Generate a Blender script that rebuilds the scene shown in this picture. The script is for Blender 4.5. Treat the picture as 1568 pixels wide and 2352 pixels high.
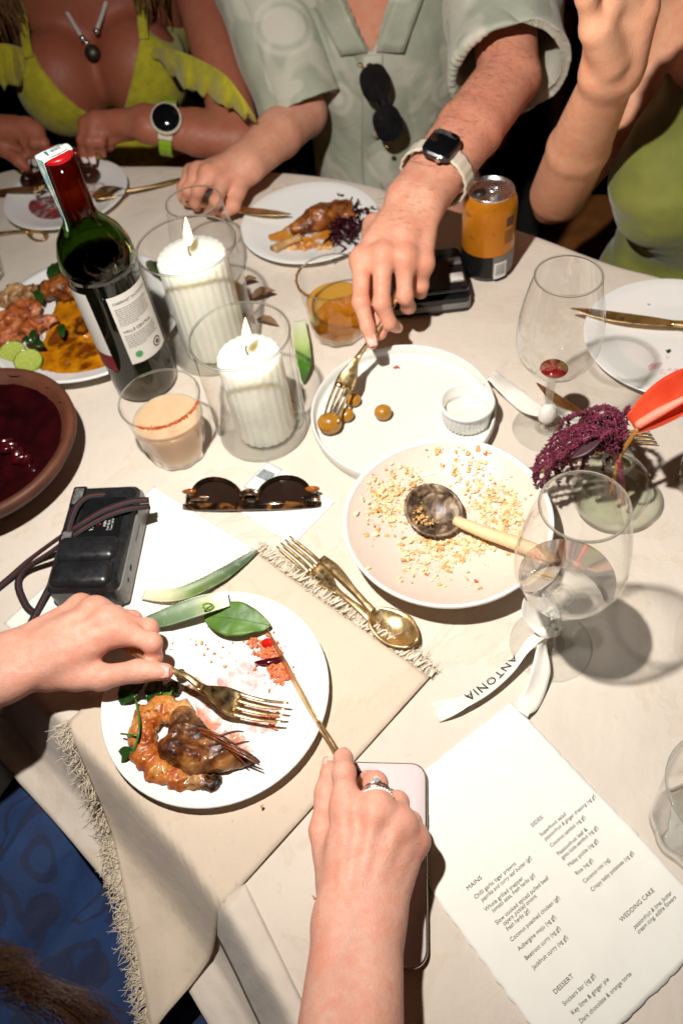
import bpy, bmesh, math, random
import numpy as np
from mathutils import Vector, Matrix, noise as mnoise
random.seed(7); rng = np.random.default_rng(7)
for o in list(bpy.data.objects): bpy.data.objects.remove(o)
scene = bpy.context.scene
T = 0.75                      # height of the table top above the ground
# ---------------------------------------------------------------- camera
CAM_H = 0.65; F_PX = 1829.0; PITCH = math.radians(52.88); ROLL = math.radians(-9.1)
_fw = np.array([0, math.cos(PITCH), -math.sin(PITCH)]); _r = np.array([1.0, 0, 0]); _u = np.cross(_r, _fw)
_R = math.cos(ROLL)*_r + math.sin(ROLL)*_u; _U = -math.sin(ROLL)*_r + math.cos(ROLL)*_u
cam_d = bpy.data.cameras.new('camera'); cam = bpy.data.objects.new('camera', cam_d); scene.collection.objects.link(cam)
cam.matrix_world = Matrix(((_R[0], _U[0], -_fw[0], 0), (_R[1], _U[1], -_fw[1], 0), (_R[2], _U[2], -_fw[2], T+CAM_H), (0, 0, 0, 1)))
cam_d.sensor_fit = 'VERTICAL'; cam_d.sensor_height = 36; cam_d.lens = 28; cam_d.clip_start = 0.02; cam_d.clip_end = 300
cam_d.dof.use_dof = True; cam_d.dof.focus_distance = 0.64; cam_d.dof.aperture_fstop = 6.3
scene.camera = cam
# ---------------------------------------------------------------- night sky, and the photographer's hand-held flash
w = bpy.data.worlds.new('World'); scene.world = w; w.use_nodes = True
nt = w.node_tree; bg = nt.nodes['Background']
sky = nt.nodes.new('ShaderNodeTexSky'); sky.sky_type = 'NISHITA'; sky.sun_disc = False
sky.sun_elevation = math.radians(-4); sky.sun_rotation = math.radians(200)
nt.links.new(sky.outputs[0], bg.inputs[0]); bg.inputs[1].default_value = 0.02
FLASH = np.array([-0.14, 0.30, T+0.84])
fl = bpy.data.lights.new('flash', 'SPOT'); fl.energy = 56; fl.color = (1.0, 0.96, 0.91); fl.shadow_soft_size = 0.015
fl.spot_size = math.radians(124); fl.spot_blend = 1.0
flo = bpy.data.objects.new('flash', fl); scene.collection.objects.link(flo); flo.location = FLASH
flo.rotation_euler = (Vector((0.16, 0.66, T)) - Vector(FLASH)).to_track_quat('-Z', 'Y').to_euler()
scene.view_settings.view_transform = 'Standard'; scene.view_settings.look = 'None'
scene.view_settings.exposure = 0.0; scene.view_settings.gamma = 1.0
scene.render.engine = 'CYCLES'
cy = scene.cycles; cy.use_denoising = True; cy.max_bounces = 14; cy.transmission_bounces = 12; cy.transparent_max_bounces = 24
cy.glossy_bounces = 6; cy.diffuse_bounces = 4; cy.sample_clamp_indirect = 4.0; cy.blur_glossy = 0.5; cy.use_adaptive_sampling = True
# ---------------------------------------------------------------- pixel -> place (1568-wide reading of the photograph)
def ray(x, y): return _fw*F_PX + (x-784)*_R - (y-1176)*_U
def P(x, y, h=0.0):                # where the ray meets the level h above the table
    d = ray(x, y); q = d*((h-CAM_H)/d[2]); return np.array([q[0], q[1], T+h])
def Yp(x, y, yy):                  # where the ray meets the upright plane at distance yy
    d = ray(x, y); q = d*(yy/d[1]); return np.array([q[0], q[1], T+CAM_H+q[2]])
def W(x, y, h): return np.array([x, y, T+h], float)
def nrm(v): v = np.asarray(v, float); return v/(np.linalg.norm(v)+1e-12)
# ---------------------------------------------------------------- mesh helpers: all return (verts, faces) in world metres
def join(*ms):
    V = []; Fc = []; n = 0
    for v, f in ms:
        V.append(np.asarray(v, float).reshape(-1, 3)); Fc += [tuple(i+n for i in q) for q in f]; n += len(v)
    return np.concatenate(V), Fc
def xf(m, loc=(0, 0, 0), rz=0.0, s=1.0, M=None):
    v = np.asarray(m[0], float)*s
    if M is not None: v = v @ np.asarray(M, float).T
    c, t = math.cos(rz), math.sin(rz)
    v = np.c_[v[:, 0]*c - v[:, 1]*t, v[:, 0]*t + v[:, 1]*c, v[:, 2]]
    return v + np.asarray(loc, float), m[1]
def frame(z, x=(1, 0, 0)):         # 3x3 columns x,y,z
    z = nrm(z); x = np.asarray(x, float); x = x - z*(x@z)
    if np.linalg.norm(x) < 1e-4: x = np.array([0, 1.0, 0]) - z*z[1]
    x = nrm(x); return np.stack([x, np.cross(z, x), z], 1)
def lathe(prof, n=56, wav=None):
    V = []; idx = []
    for r, z in prof:
        if r < 1e-6: idx.append([len(V)]); V.append((0, 0, z))
        else:
            row = []
            for i in range(n):
                a = 2*math.pi*i/n; rr = r*(wav(a, z) if wav else 1)
                row.append(len(V)); V.append((rr*math.cos(a), rr*math.sin(a), z))
            idx.append(row)
    Fc = []
    for a, b in zip(idx[:-1], idx[1:]):
        if len(a) == 1 and len(b) == 1: continue
        for i in range(n):
            j = (i+1) % n
            if len(a) == 1: Fc.append((a[0], b[j], b[i]))
            elif len(b) == 1: Fc.append((a[i], a[j], b[0]))
            else: Fc.append((a[i], a[j], b[j], b[i]))
    return np.array(V), [q[::-1] for q in Fc]
def spline(pts, n=24, closed=False):
    pts = np.asarray(pts, float); m = len(pts); out = []
    segs = m if closed else m-1
    for i in range(segs):
        if closed: p0, p1, p2, p3 = pts[i-1], pts[i], pts[(i+1) % m], pts[(i+2) % m]
        else: p0, p1, p2, p3 = pts[max(i-1, 0)], pts[i], pts[i+1], pts[min(i+2, m-1)]
        k = max(1, n//segs)
        for t in np.arange(k)/k:
            out.append(.5*((2*p1) + (-p0+p2)*t + (2*p0-5*p1+4*p2-p3)*t*t + (-p0+3*p1-3*p2+p3)*t**3))
    if not closed: out.append(pts[-1])
    return np.array(out)
def tube(pts, rad, n=8, up=(0, 0, 1), sx=1.0, sy=1.0, cap=True):
    pts = np.asarray(pts, float); m = len(pts)
    rad = np.broadcast_to(np.asarray(rad, float), (m,)) if np.ndim(rad) < 1 or len(np.atleast_1d(rad)) == m else np.interp(np.linspace(0, 1, m), np.linspace(0, 1, len(rad)), rad)
    V = []; x = None
    for i in range(m):
        t = nrm(pts[min(i+1, m-1)] - pts[max(i-1, 0)])
        if x is None:
            x = np.cross(np.asarray(up, float), t)
            if np.linalg.norm(x) < 1e-3: x = np.cross((1, 0, 0), t)
        x = nrm(x - t*(x@t)); y = np.cross(t, x)
        for k in range(n):
            a = 2*math.pi*k/n; V.append(pts[i] + rad[i]*(sx*math.cos(a)*x + sy*math.sin(a)*y))
    Fc = [(i*n+k, i*n+(k+1) % n, (i+1)*n+(k+1) % n, (i+1)*n+k) for i in range(m-1) for k in range(n)]
    if cap: Fc += [tuple(range(n))[::-1], tuple((m-1)*n+k for k in range(n))]
    return np.array(V), Fc
def gridm(fn, nu, nv, closed_u=False):
    V = [fn(i/(nu if closed_u else nu-1), j/(nv-1)) for j in range(nv) for i in range(nu)]
    Fc = []
    for j in range(nv-1):
        for i in range(nu if closed_u else nu-1):
            k = (i+1) % nu; Fc.append((j*nu+i, j*nu+k, (j+1)*nu+k, (j+1)*nu+i))
    return np.array(V, float), Fc
def rbox(sx, sy, sz, b=0.002, seg=2):
    bm = bmesh.new(); bmesh.ops.create_cube(bm, size=1)
    for v in bm.verts: v.co = Vector((v.co.x*sx, v.co.y*sy, v.co.z*sz))
    if b > 0: bmesh.ops.bevel(bm, geom=bm.edges[:], offset=min(b, .49*min(sx, sy, sz)), segments=seg, affect='EDGES', profile=.5)
    V = np.array([v.co[:] for v in bm.verts]); Fc = [tuple(v.index for v in f.verts) for f in bm.faces]; bm.free(); return V, Fc
def extrude(out, z0, z1, bev=0.0):       # closed outline -> slab with a chamfered edge
    out = np.asarray(out, float); n = len(out); c = out.mean(0); V = []; rows = [(1, z0+bev)] if False else []
    def ring(s, z):
        d = out - c; L = np.linalg.norm(d, axis=1, keepdims=True); q = c + d*(1-s/L); return [(p[0], p[1], z) for p in q]
    rings = [ring(bev, z0), ring(0, z0+bev), ring(0, z1-bev), ring(bev, z1)] if bev else [ring(0, z0), ring(0, z1)]
    for r in rings: V += r
    Fc = [tuple(range(n))[::-1]]
    for k in range(len(rings)-1):
        Fc += [(k*n+i, k*n+(i+1) % n, (k+1)*n+(i+1) % n, (k+1)*n+i) for i in range(n)]
    Fc.append(tuple((len(rings)-1)*n+i for i in range(n)))
    return np.array(V), Fc
def rrect(w_, h_, r, n=6):
    o = []
    for cx, cy_, a0 in ((w_/2-r, h_/2-r, 0), (-w_/2+r, h_/2-r, 90), (-w_/2+r, -h_/2+r, 180), (w_/2-r, -h_/2+r, 270)):
        for k in range(n+1):
            a = math.radians(a0+90*k/n); o.append((cx+r*math.cos(a), cy_+r*math.sin(a)))
    return np.array(o)
_ico = None
def ico(sub=1):
    bm = bmesh.new(); bmesh.ops.create_icosphere(bm, subdivisions=sub, radius=1)
    V = np.array([v.co[:] for v in bm.verts]); Fc = [tuple(v.index for v in f.verts) for f in bm.faces]; bm.free(); return V, Fc
ICO1 = ico(1); ICO2 = ico(2); ICO3 = ico(3)
def chunk(loc, s, base=ICO1, jit=.35, M=None):
    v = base[0]*(1+jit*rng.uniform(-1, 1, (len(base[0]), 1)))*np.asarray(s)
    q = rng.normal(size=(3, 3)); q, _ = np.linalg.qr(q)
    if M is None: M = q
    return v @ np.asarray(M).T + np.asarray(loc), base[1]
def ellm(c, r, M=np.eye(3), base=ICO3): return (base[0]*np.asarray(r)) @ np.asarray(M).T + np.asarray(c), base[1]
def fbm(p, sc=1.0, oct_=3): return mnoise.fractal(Vector(p)*sc, 1.0, 2.0, oct_)
# ---------------------------------------------------------------- objects, things and parts
ORG = {}
def _props(o, label=None, cat=None, group=None, kind=None):
    if label: o['label'] = label
    if cat: o['category'] = cat
    if group: o['group'] = group
    if kind: o['kind'] = kind
def thing(name, label, cat, loc, group=None):
    o = bpy.data.objects.new(name, None); scene.collection.objects.link(o); o.location = loc; o.empty_display_size = .02
    ORG[o.name] = np.asarray(loc, float); _props(o, label, cat, group); return o
def obj(name, m, mat, parent=None, smooth=True, solid=0, sub=0, bev=0, flip=False, origin=None, kind=None, label=None, cat=None, group=None, attr=None, auto=None):
    V, Fc = m; V = np.asarray(V, float)
    org = ORG[parent.name] if parent else (np.asarray(origin, float) if origin is not None else np.array([V[:, 0].mean(), V[:, 1].mean(), V[:, 2].min()]))
    me = bpy.data.meshes.new(name); me.from_pydata((V-org).tolist(), [], Fc)
    if flip: me.flip_normals()
    me.polygons.foreach_set('use_smooth', [smooth]*len(me.polygons))
    if auto is not None:
        me.polygons.foreach_set('use_smooth', [True]*len(me.polygons)); me.set_sharp_from_angle(angle=math.radians(auto))
    if attr is not None:
        for k, a in attr.items():
            at = me.attributes.new(k, 'FLOAT', 'POINT'); at.data.foreach_set('value', np.asarray(a, np.float32))
    me.update()
    o = bpy.data.objects.new(name, me); scene.collection.objects.link(o)
    if parent: o.parent = parent
    else: o.location = org
    ORG[o.name] = org
    if isinstance(mat, (list, tuple)):
        for q in mat: me.materials.append(q)
    else: me.materials.append(mat)
    if bev:
        md = o.modifiers.new('bevel', 'BEVEL'); md.width = bev; md.segments = 2; md.limit_method = 'ANGLE'
    if solid:
        md = o.modifiers.new('solidify', 'SOLIDIFY'); md.thickness = solid; md.offset = 0
    if sub:
        md = o.modifiers.new('subdivision', 'SUBSURF'); md.levels = sub; md.render_levels = sub
    _props(o, label, cat, group, kind); return o
def text_mesh(s, size, shear=0.0, align='LEFT', space=1.0, thick=0.0, res=2):
    cu = bpy.data.curves.new('t', 'FONT'); cu.body = s; cu.size = size; cu.shear = shear; cu.align_x = align; cu.resolution_u = res
    cu.space_character = space; cu.offset = thick
    o = bpy.data.objects.new('t', cu); scene.collection.objects.link(o)
    dg = bpy.context.evaluated_depsgraph_get(); me = bpy.data.meshes.new_from_object(o.evaluated_get(dg))
    V = np.array([v.co[:] for v in me.vertices]).reshape(-1, 3); Fc = [tuple(p.vertices) for p in me.polygons]
    bpy.data.objects.remove(o); bpy.data.meshes.remove(me); bpy.data.curves.remove(cu); return V, Fc
def plane_text(s, size, org, ux, uy, **k):   # lettering laid on a flat face
    V, Fc = text_mesh(s, size, **k); V = np.asarray(org) + V[:, :1]*np.asarray(ux) + V[:, 1:2]*np.asarray(uy); return V, Fc
# ================================================================ materials
def lin(h):
    if isinstance(h, (tuple, list)): return tuple(h)[:3]
    c = [int(h[i:i+2], 16)/255 for i in (0, 2, 4)]
    return tuple(x/12.92 if x <= .04045 else ((x+.055)/1.055)**2.4 for x in c)
MATS = {}
class NB:
    def __init__(s, name):
        s.m = bpy.data.materials.new(name); s.m.use_nodes = True; s.t = s.m.node_tree; s.b = s.t.nodes['Principled BSDF']; s.out = s.t.nodes['Material Output']
        s.co = None
    def n(s, ty, **k):
        q = s.t.nodes.new(ty)
        for a, v in k.items(): setattr(q, a, v)
        return q
    def l(s, a, b): s.t.links.new(a, b)
    def coord(s):
        if s.co is None: s.co = s.n('ShaderNodeTexCoord').outputs['Object']
        return s.co
    def noise(s, scale, detail=3, rough=.55, dist=0, co=None):
        q = s.n('ShaderNodeTexNoise'); q.inputs['Scale'].default_value = scale; q.inputs['Detail'].default_value = detail
        q.inputs['Roughness'].default_value = rough; q.inputs['Distortion'].default_value = dist; s.l(co or s.coord(), q.inputs['Vector']); return q.outputs['Fac']
    def vor(s, scale, feat='F1', out='Distance', co=None):
        q = s.n('ShaderNodeTexVoronoi'); q.feature = feat; q.inputs['Scale'].default_value = scale; s.l(co or s.coord(), q.inputs['Vector']); return q.outputs[out]
    def ramp(s, fac, stops):
        q = s.n('ShaderNodeValToRGB'); e = q.color_ramp.elements
        while len(e) < len(stops): e.new(.5)
        for i, (p, c) in enumerate(stops):
            e[i].position = p; c = (c, c, c) if isinstance(c, (int, float)) else lin(c); e[i].color = (*c, 1)
        s.l(fac, q.inputs[0]); return q.outputs[0]
    def mix(s, fac, a, b, mode='MIX'):
        q = s.n('ShaderNodeMix'); q.data_type = 'RGBA'; q.blend_type = mode
        for v, i in ((fac, 0), (a, 6), (b, 7)):
            if isinstance(v, (int, float)): q.inputs[i].default_value = v if i == 0 else (v, v, v, 1)
            elif isinstance(v, (tuple, str)): q.inputs[i].default_value = (*lin(v), 1)
            else: s.l(v, q.inputs[i])
        return q.outputs[2]
    def math(s, op, a, b=0.0):
        q = s.n('ShaderNodeMath', operation=op)
        for v, i in ((a, 0), (b, 1)):
            if isinstance(v, (int, float)): q.inputs[i].default_value = v
            else: s.l(v, q.inputs[i])
        return q.outputs[0]
    def mapping(s, sc=(1, 1, 1), rot=(0, 0, 0)):
        q = s.n('ShaderNodeMapping'); q.inputs['Scale'].default_value = sc; q.inputs['Rotation'].default_value = rot; s.l(s.coord(), q.inputs[0]); return q.outputs[0]
    def bump(s, h, st=.3, dist=.001, prev=None):
        q = s.n('ShaderNodeBump'); q.inputs['Strength'].default_value = st; q.inputs['Distance'].default_value = dist; s.l(h, q.inputs['Height'])
        if prev is not None: s.l(prev, q.inputs['Normal'])
        s.l(q.outputs[0], s.b.inputs['Normal']); return q.outputs[0]
    def set(s, **k):
        al = dict(base='Base Color', rough='Roughness', metal='Metallic', spec='Specular IOR Level', trans='Transmission Weight', ior='IOR', sss='Subsurface Weight', sssr='Subsurface Radius', ssss='Subsurface Scale', coat='Coat Weight', coatr='Coat Roughness', sheen='Sheen Weight', emit='Emission Color', emits='Emission Strength', alpha='Alpha')
        for a, v in k.items():
            i = s.b.inputs[al[a]]
            if isinstance(v, (int, float)): i.default_value = v
            elif isinstance(v, (tuple, str)):
                i.default_value = (*lin(v), 1) if i.type == 'RGBA' else v
            else: s.l(v, i)
        return s
def pm(name, base, rough=.5, metal=0, var=.12, vscale=40, bump=0, bscale=400, bdist=.0006, sss=0, rvar=.08, **k):
    if name in MATS: return MATS[name]
    b = NB(name); n = b.noise(vscale, 4)
    c = lin(base); lo = tuple(x*(1-var) for x in c); hi = tuple(min(1, x*(1+var)) for x in c)
    b.set(base=b.ramp(n, [(.3, lo), (.7, hi)]), metal=metal)
    r = b.ramp(b.noise(vscale*2.3, 3), [(.3, max(0, rough-rvar)), (.7, min(1, rough+rvar))]); b.set(rough=r)
    if bump: b.bump(b.noise(bscale, 4), bump, bdist)
    if sss: b.set(sss=sss, ssss=.004, sssr=(1.0, .5, .3))
    if name == 'candle_wax': b.set(ssss=.02, sssr=(1.0, .9, .7))
    b.set(**k); MATS[name] = b.m; return b.m
def linen(name, base, weave=6000, stain=.0, fleck=.35, dark=.12, stripe=0):
    b = NB(name); c = lin(base)
    def wave(rot):
        q = b.n('ShaderNodeTexWave'); q.wave_type = 'BANDS'; q.bands_direction = 'X'; q.inputs['Scale'].default_value = weave/20; q.inputs['Distortion'].default_value = 1.5
        q.inputs['Detail'].default_value = 2; q.inputs['Detail Scale'].default_value = 3; b.l(b.mapping((1, 1, 1), (0, 0, rot)), q.inputs['Vector']); return q.outputs['Fac']
    wv = b.math('MULTIPLY', b.math('ADD', wave(.83), wave(.83+math.pi/2)), .5)
    big = b.ramp(b.noise(5, 4), [(.35, tuple(x*(1-dark*.6) for x in c)), (.65, tuple(min(1, x*1.04) for x in c))])
    col = b.mix(b.math('MULTIPLY', wv, .16), big, tuple(x*.72 for x in c))
    fl_ = b.ramp(b.noise(420, 2, co=b.mapping((1, .25, 1), (0, 0, .83))), [(.68, 0.0), (.78, fleck)])
    col = b.mix(fl_, col, tuple(x*.5 for x in c))
    if stain:
        s = b.ramp(b.noise(9, 5, .6, 1.2), [(.56, 0.0), (.585, stain), (.60, stain*.35), (.72, stain*.55)])
        col = b.mix(s, col, tuple(c[i]*(.80, .70, .56)[i] for i in range(3)))
        s2 = b.ramp(b.noise(23, 3, .5), [(.70, 0.0), (.78, stain*.9)]); col = b.mix(s2, col, tuple(c[i]*(.72, .58, .42)[i] for i in range(3)))
    b.set(base=col, rough=.9, spec=.15, sheen=.15)
    p = b.bump(wv, .35, .0004)
    p = b.bump(b.noise(28, 5, .6), .35, .006, p)
    b.bump(b.noise(7, 3, .5, .6, co=b.mapping((1, .55, 1), (0, 0, -.5))), .30, .020, p); MATS[name] = b.m; return b.m
def skin(name, base, vein=0.0, rough=.50):
    b = NB(name); c = lin(base); tn = lambda f: tuple(min(1, c[i]*f[i]) for i in range(3))
    mott = b.ramp(b.noise(34, 4, .6), [(.32, tn((.97, .86, .80))), (.5, c), (.68, tn((1.06, 1.08, 1.07)))])
    blo = b.ramp(b.noise(95, 4, .65, .4), [(.42, 0.0), (.66, .8)]); mott = b.mix(blo, mott, tn((1.0, .76, .70)))
    at = b.n('ShaderNodeAttribute'); at.attribute_name = 'flush'
    col = b.mix(at.outputs['Fac'], mott, tn((1.02, .66, .58)))
    a2 = b.n('ShaderNodeAttribute'); a2.attribute_name = 'pale'; col = b.mix(a2.outputs['Fac'], col, tn((1.12, 1.16, 1.18)))
    sp = b.ramp(b.noise(330, 2), [(.70, 0.0), (.80, .30)]); col = b.mix(sp, col, tn((.80, .56, .46)))
    if vein:
        v = b.ramp(b.vor(26, 'DISTANCE_TO_EDGE', co=b.mapping((1, .4, 1), (0, 0, .3))), [(0.0, vein), (.07, 0.0)])
        col = b.mix(v, col, tn((.84, .92, .94)))
    b.set(base=col, rough=b.ramp(b.noise(180, 3), [(.3, rough-.06), (.7, rough+.14)]), spec=.32, sss=.16, ssss=.003, sssr=(1.0, .42, .26))
    p = b.bump(b.vor(800), .35, .0006)
    p = b.bump(b.noise(210, 4, .65), .35, .0010, p)
    p = b.bump(b.noise(50, 2, .5), .22, .0025, p); MATS[name] = b.m; return b.m
def thin_glass(name, tint=(.985, .99, .985), edge=(.66, .69, .67), gl=.8, base=.05, p=4.5, rough=0.0, smear=.0):
    b = NB(name); b.t.nodes.remove(b.b)
    lw = b.n('ShaderNodeLayerWeight'); lw.inputs['Blend'].default_value = .5; fc = lw.outputs['Facing']
    tr = b.n('ShaderNodeBsdfTransparent'); b.l(b.mix(b.math('POWER', fc, 4.0), tint, edge), tr.inputs[0])
    g = b.n('ShaderNodeBsdfGlossy'); g.inputs['Roughness'].default_value = rough; g.inputs[0].default_value = (1, 1, 1, 1)
    bp = b.n('ShaderNodeBump'); bp.inputs['Strength'].default_value = .06; bp.inputs['Distance'].default_value = .004; b.l(b.noise(30, 2), bp.inputs['Height']); b.l(bp.outputs[0], g.inputs['Normal'])
    fac = b.math('ADD', b.math('MULTIPLY', b.math('POWER', fc, p), gl), base)
    mx = b.n('ShaderNodeMixShader'); b.l(fac, mx.inputs[0]); b.l(tr.outputs[0], mx.inputs[1]); b.l(g.outputs[0], mx.inputs[2]); last = mx.outputs[0]
    if smear:
        df = b.n('ShaderNodeBsdfDiffuse'); df.inputs[0].default_value = (.85, .84, .82, 1); m2 = b.n('ShaderNodeMixShader')
        b.l(b.ramp(b.noise(26, 5, .65, .8), [(.5, 0.0), (.8, smear)]), m2.inputs[0]); b.l(last, m2.inputs[1]); b.l(df.outputs[0], m2.inputs[2]); last = m2.outputs[0]
    b.l(last, b.out.inputs[0]); MATS[name] = b.m; return b.m
def solid_glass(name, tint=(.96, .98, .97), rough=.0, ior=1.46, clear=.35):
    b = NB(name); b.set(base=tint, trans=1.0, rough=rough, ior=ior)
    b.bump(b.noise(40, 2), .1, .003)
    if clear:
        tr = b.n('ShaderNodeBsdfTransparent'); tr.inputs[0].default_value = (*tint, 1); mx = b.n('ShaderNodeMixShader'); mx.inputs[0].default_value = clear
        b.l(b.b.outputs[0], mx.inputs[1]); b.l(tr.outputs[0], mx.inputs[2]); b.l(mx.outputs[0], b.out.inputs[0])
    MATS[name] = b.m; return b.m
M_CLOTH = linen('tablecloth_linen', 'd4c7b8', stain=.32, fleck=.25)
M_NAPKIN = linen('napkin_linen', 'cdbba6', weave=5200, fleck=.5, dark=.08, stain=.25)
M_PAPER = pm('cotton_paper', 'e4e0d6', .85, var=.02, vscale=60, bump=.25, bscale=500, bdist=.0004, rvar=.05)
M_INK = pm('brown_ink', '4a4038', .8, var=.1)
M_PLATE = pm('white_porcelain', 'e4e2de', .12, var=.015, vscale=12, coat=.6, coatr=.05, rvar=.05)
M_BOWL = pm('cream_stoneware', 'd8c6b6', .35, var=.03, vscale=14, bump=.05, bscale=60)
M_TRAY = pm('matt_white_stoneware', 'd9d8d0', .38, var=.02, vscale=14, bump=.04, bscale=80)
M_GOLD = pm('brushed_gold_steel', (.66, .47, .23), .36, metal=1, var=.16, vscale=60, bump=.10, bscale=300, bdist=.0003, rvar=.12)
M_BLACK = pm('black_plastic', (.012, .012, .013), .34, var=.3, vscale=60, bump=.15, bscale=1500, bdist=.0002, rvar=.1)
M_BLACKG = pm('glossy_black_plastic', (.008, .008, .009), .12, var=.3, vscale=50)
M_GREYP = pm('dark_grey_plastic', (.17, .165, .155), .42, var=.15, vscale=70, bump=.1, bscale=1200, bdist=.0002)
M_STEEL = pm('steel', (.62, .61, .59), .25, metal=1, var=.1, vscale=40)
M_ALU = pm('can_aluminium', (.70, .69, .68), .28, metal=1, var=.1, vscale=120, bump=.05, bscale=900, bdist=.0002)
M_WHITEP = pm('white_print', 'dedbd4', .6, var=.03)
M_SKIN_PALE = skin('pale_skin', 'd8a28c', vein=.35)
M_SKIN_MAN = skin('ruddy_skin', 'd29a80', vein=.10)
M_SKIN_TAN = skin('tanned_skin', '9a5f48', rough=.44)
M_SKIN_OLIVE = skin('light_tan_skin', 'd79f7e')
M_NAIL = pm('fingernail', 'e6b4a6', .12, var=.06, vscale=200, sss=.2)
M_NAILW = pm('polished_pale_nail', 'e6d2cb', .12, var=.03, vscale=200)
M_GLASS = thin_glass('clear_glass', smear=.02)
M_GLASS2 = thin_glass('tumbler_glass', edge=(.55, .56, .54), gl=.85, base=.045, smear=.02)
M_RIM = solid_glass('glass_rim', (.90, .95, .93), clear=.25)
M_STEM = solid_glass('glass_stem', (.98, .988, .984), clear=.75)
M_WATER = solid_glass('water', (.98, .99, .99), ior=1.33, clear=.4)
M_WAX = pm('candle_wax', 'eae8da', .5, var=.03, vscale=30, sss=1.0, bump=.05, bscale=90)
M_SATIN = pm('satin_ribbon', 'e2dcd0', .26, var=.03, vscale=30, bump=.08, bscale=300, sheen=.4)
M_WOOD = pm('chair_wood', '7a4a22', .5, var=.25, vscale=30)
# ================================================================ the setting
b = NB('dark_earth'); b.set(base=b.ramp(b.noise(3, 5), [(.3, (.02, .018, .015)), (.7, (.05, .045, .035))]), rough=.95); b.bump(b.noise(40, 5), .5, .01)
g = obj('ground', (np.array([(-80, -80, 0), (80, -80, 0), (80, 80, 0), (-80, 80, 0)], float), [(0, 1, 2, 3)]), b.m, origin=(0, 0, 0), kind='structure')
OUT0 = [(-.055, -.02), (-.092, .075), (-.146, .164), (-.234, .272), (-.34, .39), (-.5, .56), (-.66, .78), (-.72, 1.0), (-.64, 1.2), (-.46, 1.28), (-.351, 1.267), (-.251, 1.237),
        (-.146, 1.202), (.072, 1.103), (.239, .959), (.307, .894), (.384, .809), (.454, .748), (.6, .58), (.75, .35), (.85, .1), (.85, -.2), (.7, -.42), (.45, -.5), (.2, -.42), (.03, -.22)]
OUTL = spline(OUT0[::-1], 26*12, closed=True)      # counter-clockwise
OUTC = np.array([.07, .42])
_tan = np.roll(OUTL, -1, 0) - np.roll(OUTL, 1, 0); _tan /= np.linalg.norm(_tan, axis=1, keepdims=True)
OUTN = np.c_[_tan[:, 1], -_tan[:, 0]]
if ((OUTL-OUTC)*OUTN).sum(1).mean() < 0: OUTN = -OUTN
_peri = np.r_[0, np.cumsum(np.linalg.norm(np.diff(OUTL, axis=0), axis=1))]
def outside(p):                                    # signed distance beyond the table edge
    i = ((OUTL-np.asarray(p)[:2])**2).sum(1).argmin(); return float((np.asarray(p)[:2]-OUTL[i])@OUTN[i])
def lapw(p):                                       # 1 where the cloth lies over the diner's lap
    d = np.hypot(p[0]+.20, p[1]-.20); return float(np.clip((.42-d)/.16, 0, 1))
LAP = ([-9, 0, .004, .009, .030, .039, .052, .09, .14, .5], [0, 0, -.001, -.008, -.060, -.074, -.080, -.088, -.102, -.2])
def lap_h(e): return float(np.interp(e, *LAP))
# table under the cloth
tb = thing('dining_table', 'long rounded dining table hidden under a beige linen cloth', 'table', (OUTC[0], OUTC[1], 0))
M_TW = pm('table_wood', '5a3a20', .55, var=.25, vscale=20)
obj('table_top', extrude(OUTL-OUTN*.006, T-.034, T-.003, .003), M_TW, tb, smooth=False)
for lx, ly in ((-.45, .95), (.12, .92), (.15, -.15), (.6, .1)):
    obj('leg', xf(rbox(.07, .07, T-.04, .004), (lx, ly, (T-.04)/2)), M_TW, tb, smooth=False)
# the cloth: top sheet, rolled edge and hanging skirt
def cloth_mesh():
    V = []; n = len(OUTL); rows = []
    for s in (0.0, .25, .5, .7, .85, .93, .97, .99, 1.0):
        rows.append([(*(OUTC+(p-OUTC)*s), T) for p in OUTL])
    for k in range(26):
        row = []
        for i, p in enumerate(OUTL):
            wl = lapw(p); s = _peri[i]
            t = k/25
            # ordinary hanging edge
            od = [.004, .010, .014, .017, .02, .03, .05]; dd = [.0008, .006, .014, .03, .06, .2, .42]
            tt = t*6; o1 = np.interp(tt, range(7), od); d1 = np.interp(tt, range(7), dd)
            fold = .55*math.sin(s*31+1.3*math.sin(s*7)) + .45*math.sin(s*17+2)
            o1 += d1*.085*fold
            # over the lap
            e = .002+t*.078; o2 = e; d2 = -lap_h(e)
            if t > .86: d2 += (t-.86)*1.2
            wr = .0045*fbm((s*14, e*22, 0), 1, 3)*min(1, e*40); d2 -= wr
            o = o1*(1-wl)+o2*wl; d = d1*(1-wl)+d2*wl
            q = p+OUTN[i]*o; row.append((q[0], q[1], T-d))
        rows.append(row)
    Fc = []
    for r in rows: V += r
    for j in range(len(rows)-1):
        Fc += [(j*n+i, j*n+(i+1) % n, (j+1)*n+(i+1) % n, (j+1)*n+i) for i in range(n)]
    return np.array(V), [f[::-1] for f in Fc]
_cv, _cf = cloth_mesh()
nring = 9*len(OUTL)
obj('tablecloth', (_cv, _cf), M_CLOTH, origin=(OUTC[0], OUTC[1], T), label='crumpled stained beige linen cloth covering the whole dining table', cat='tablecloth')
# ---- loose linen runs: a second layer of cloth near the edge (seam ridge)
def strip_on(name, pts, wid, h, mat, parent=None, th=.001, **k): pass
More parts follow.
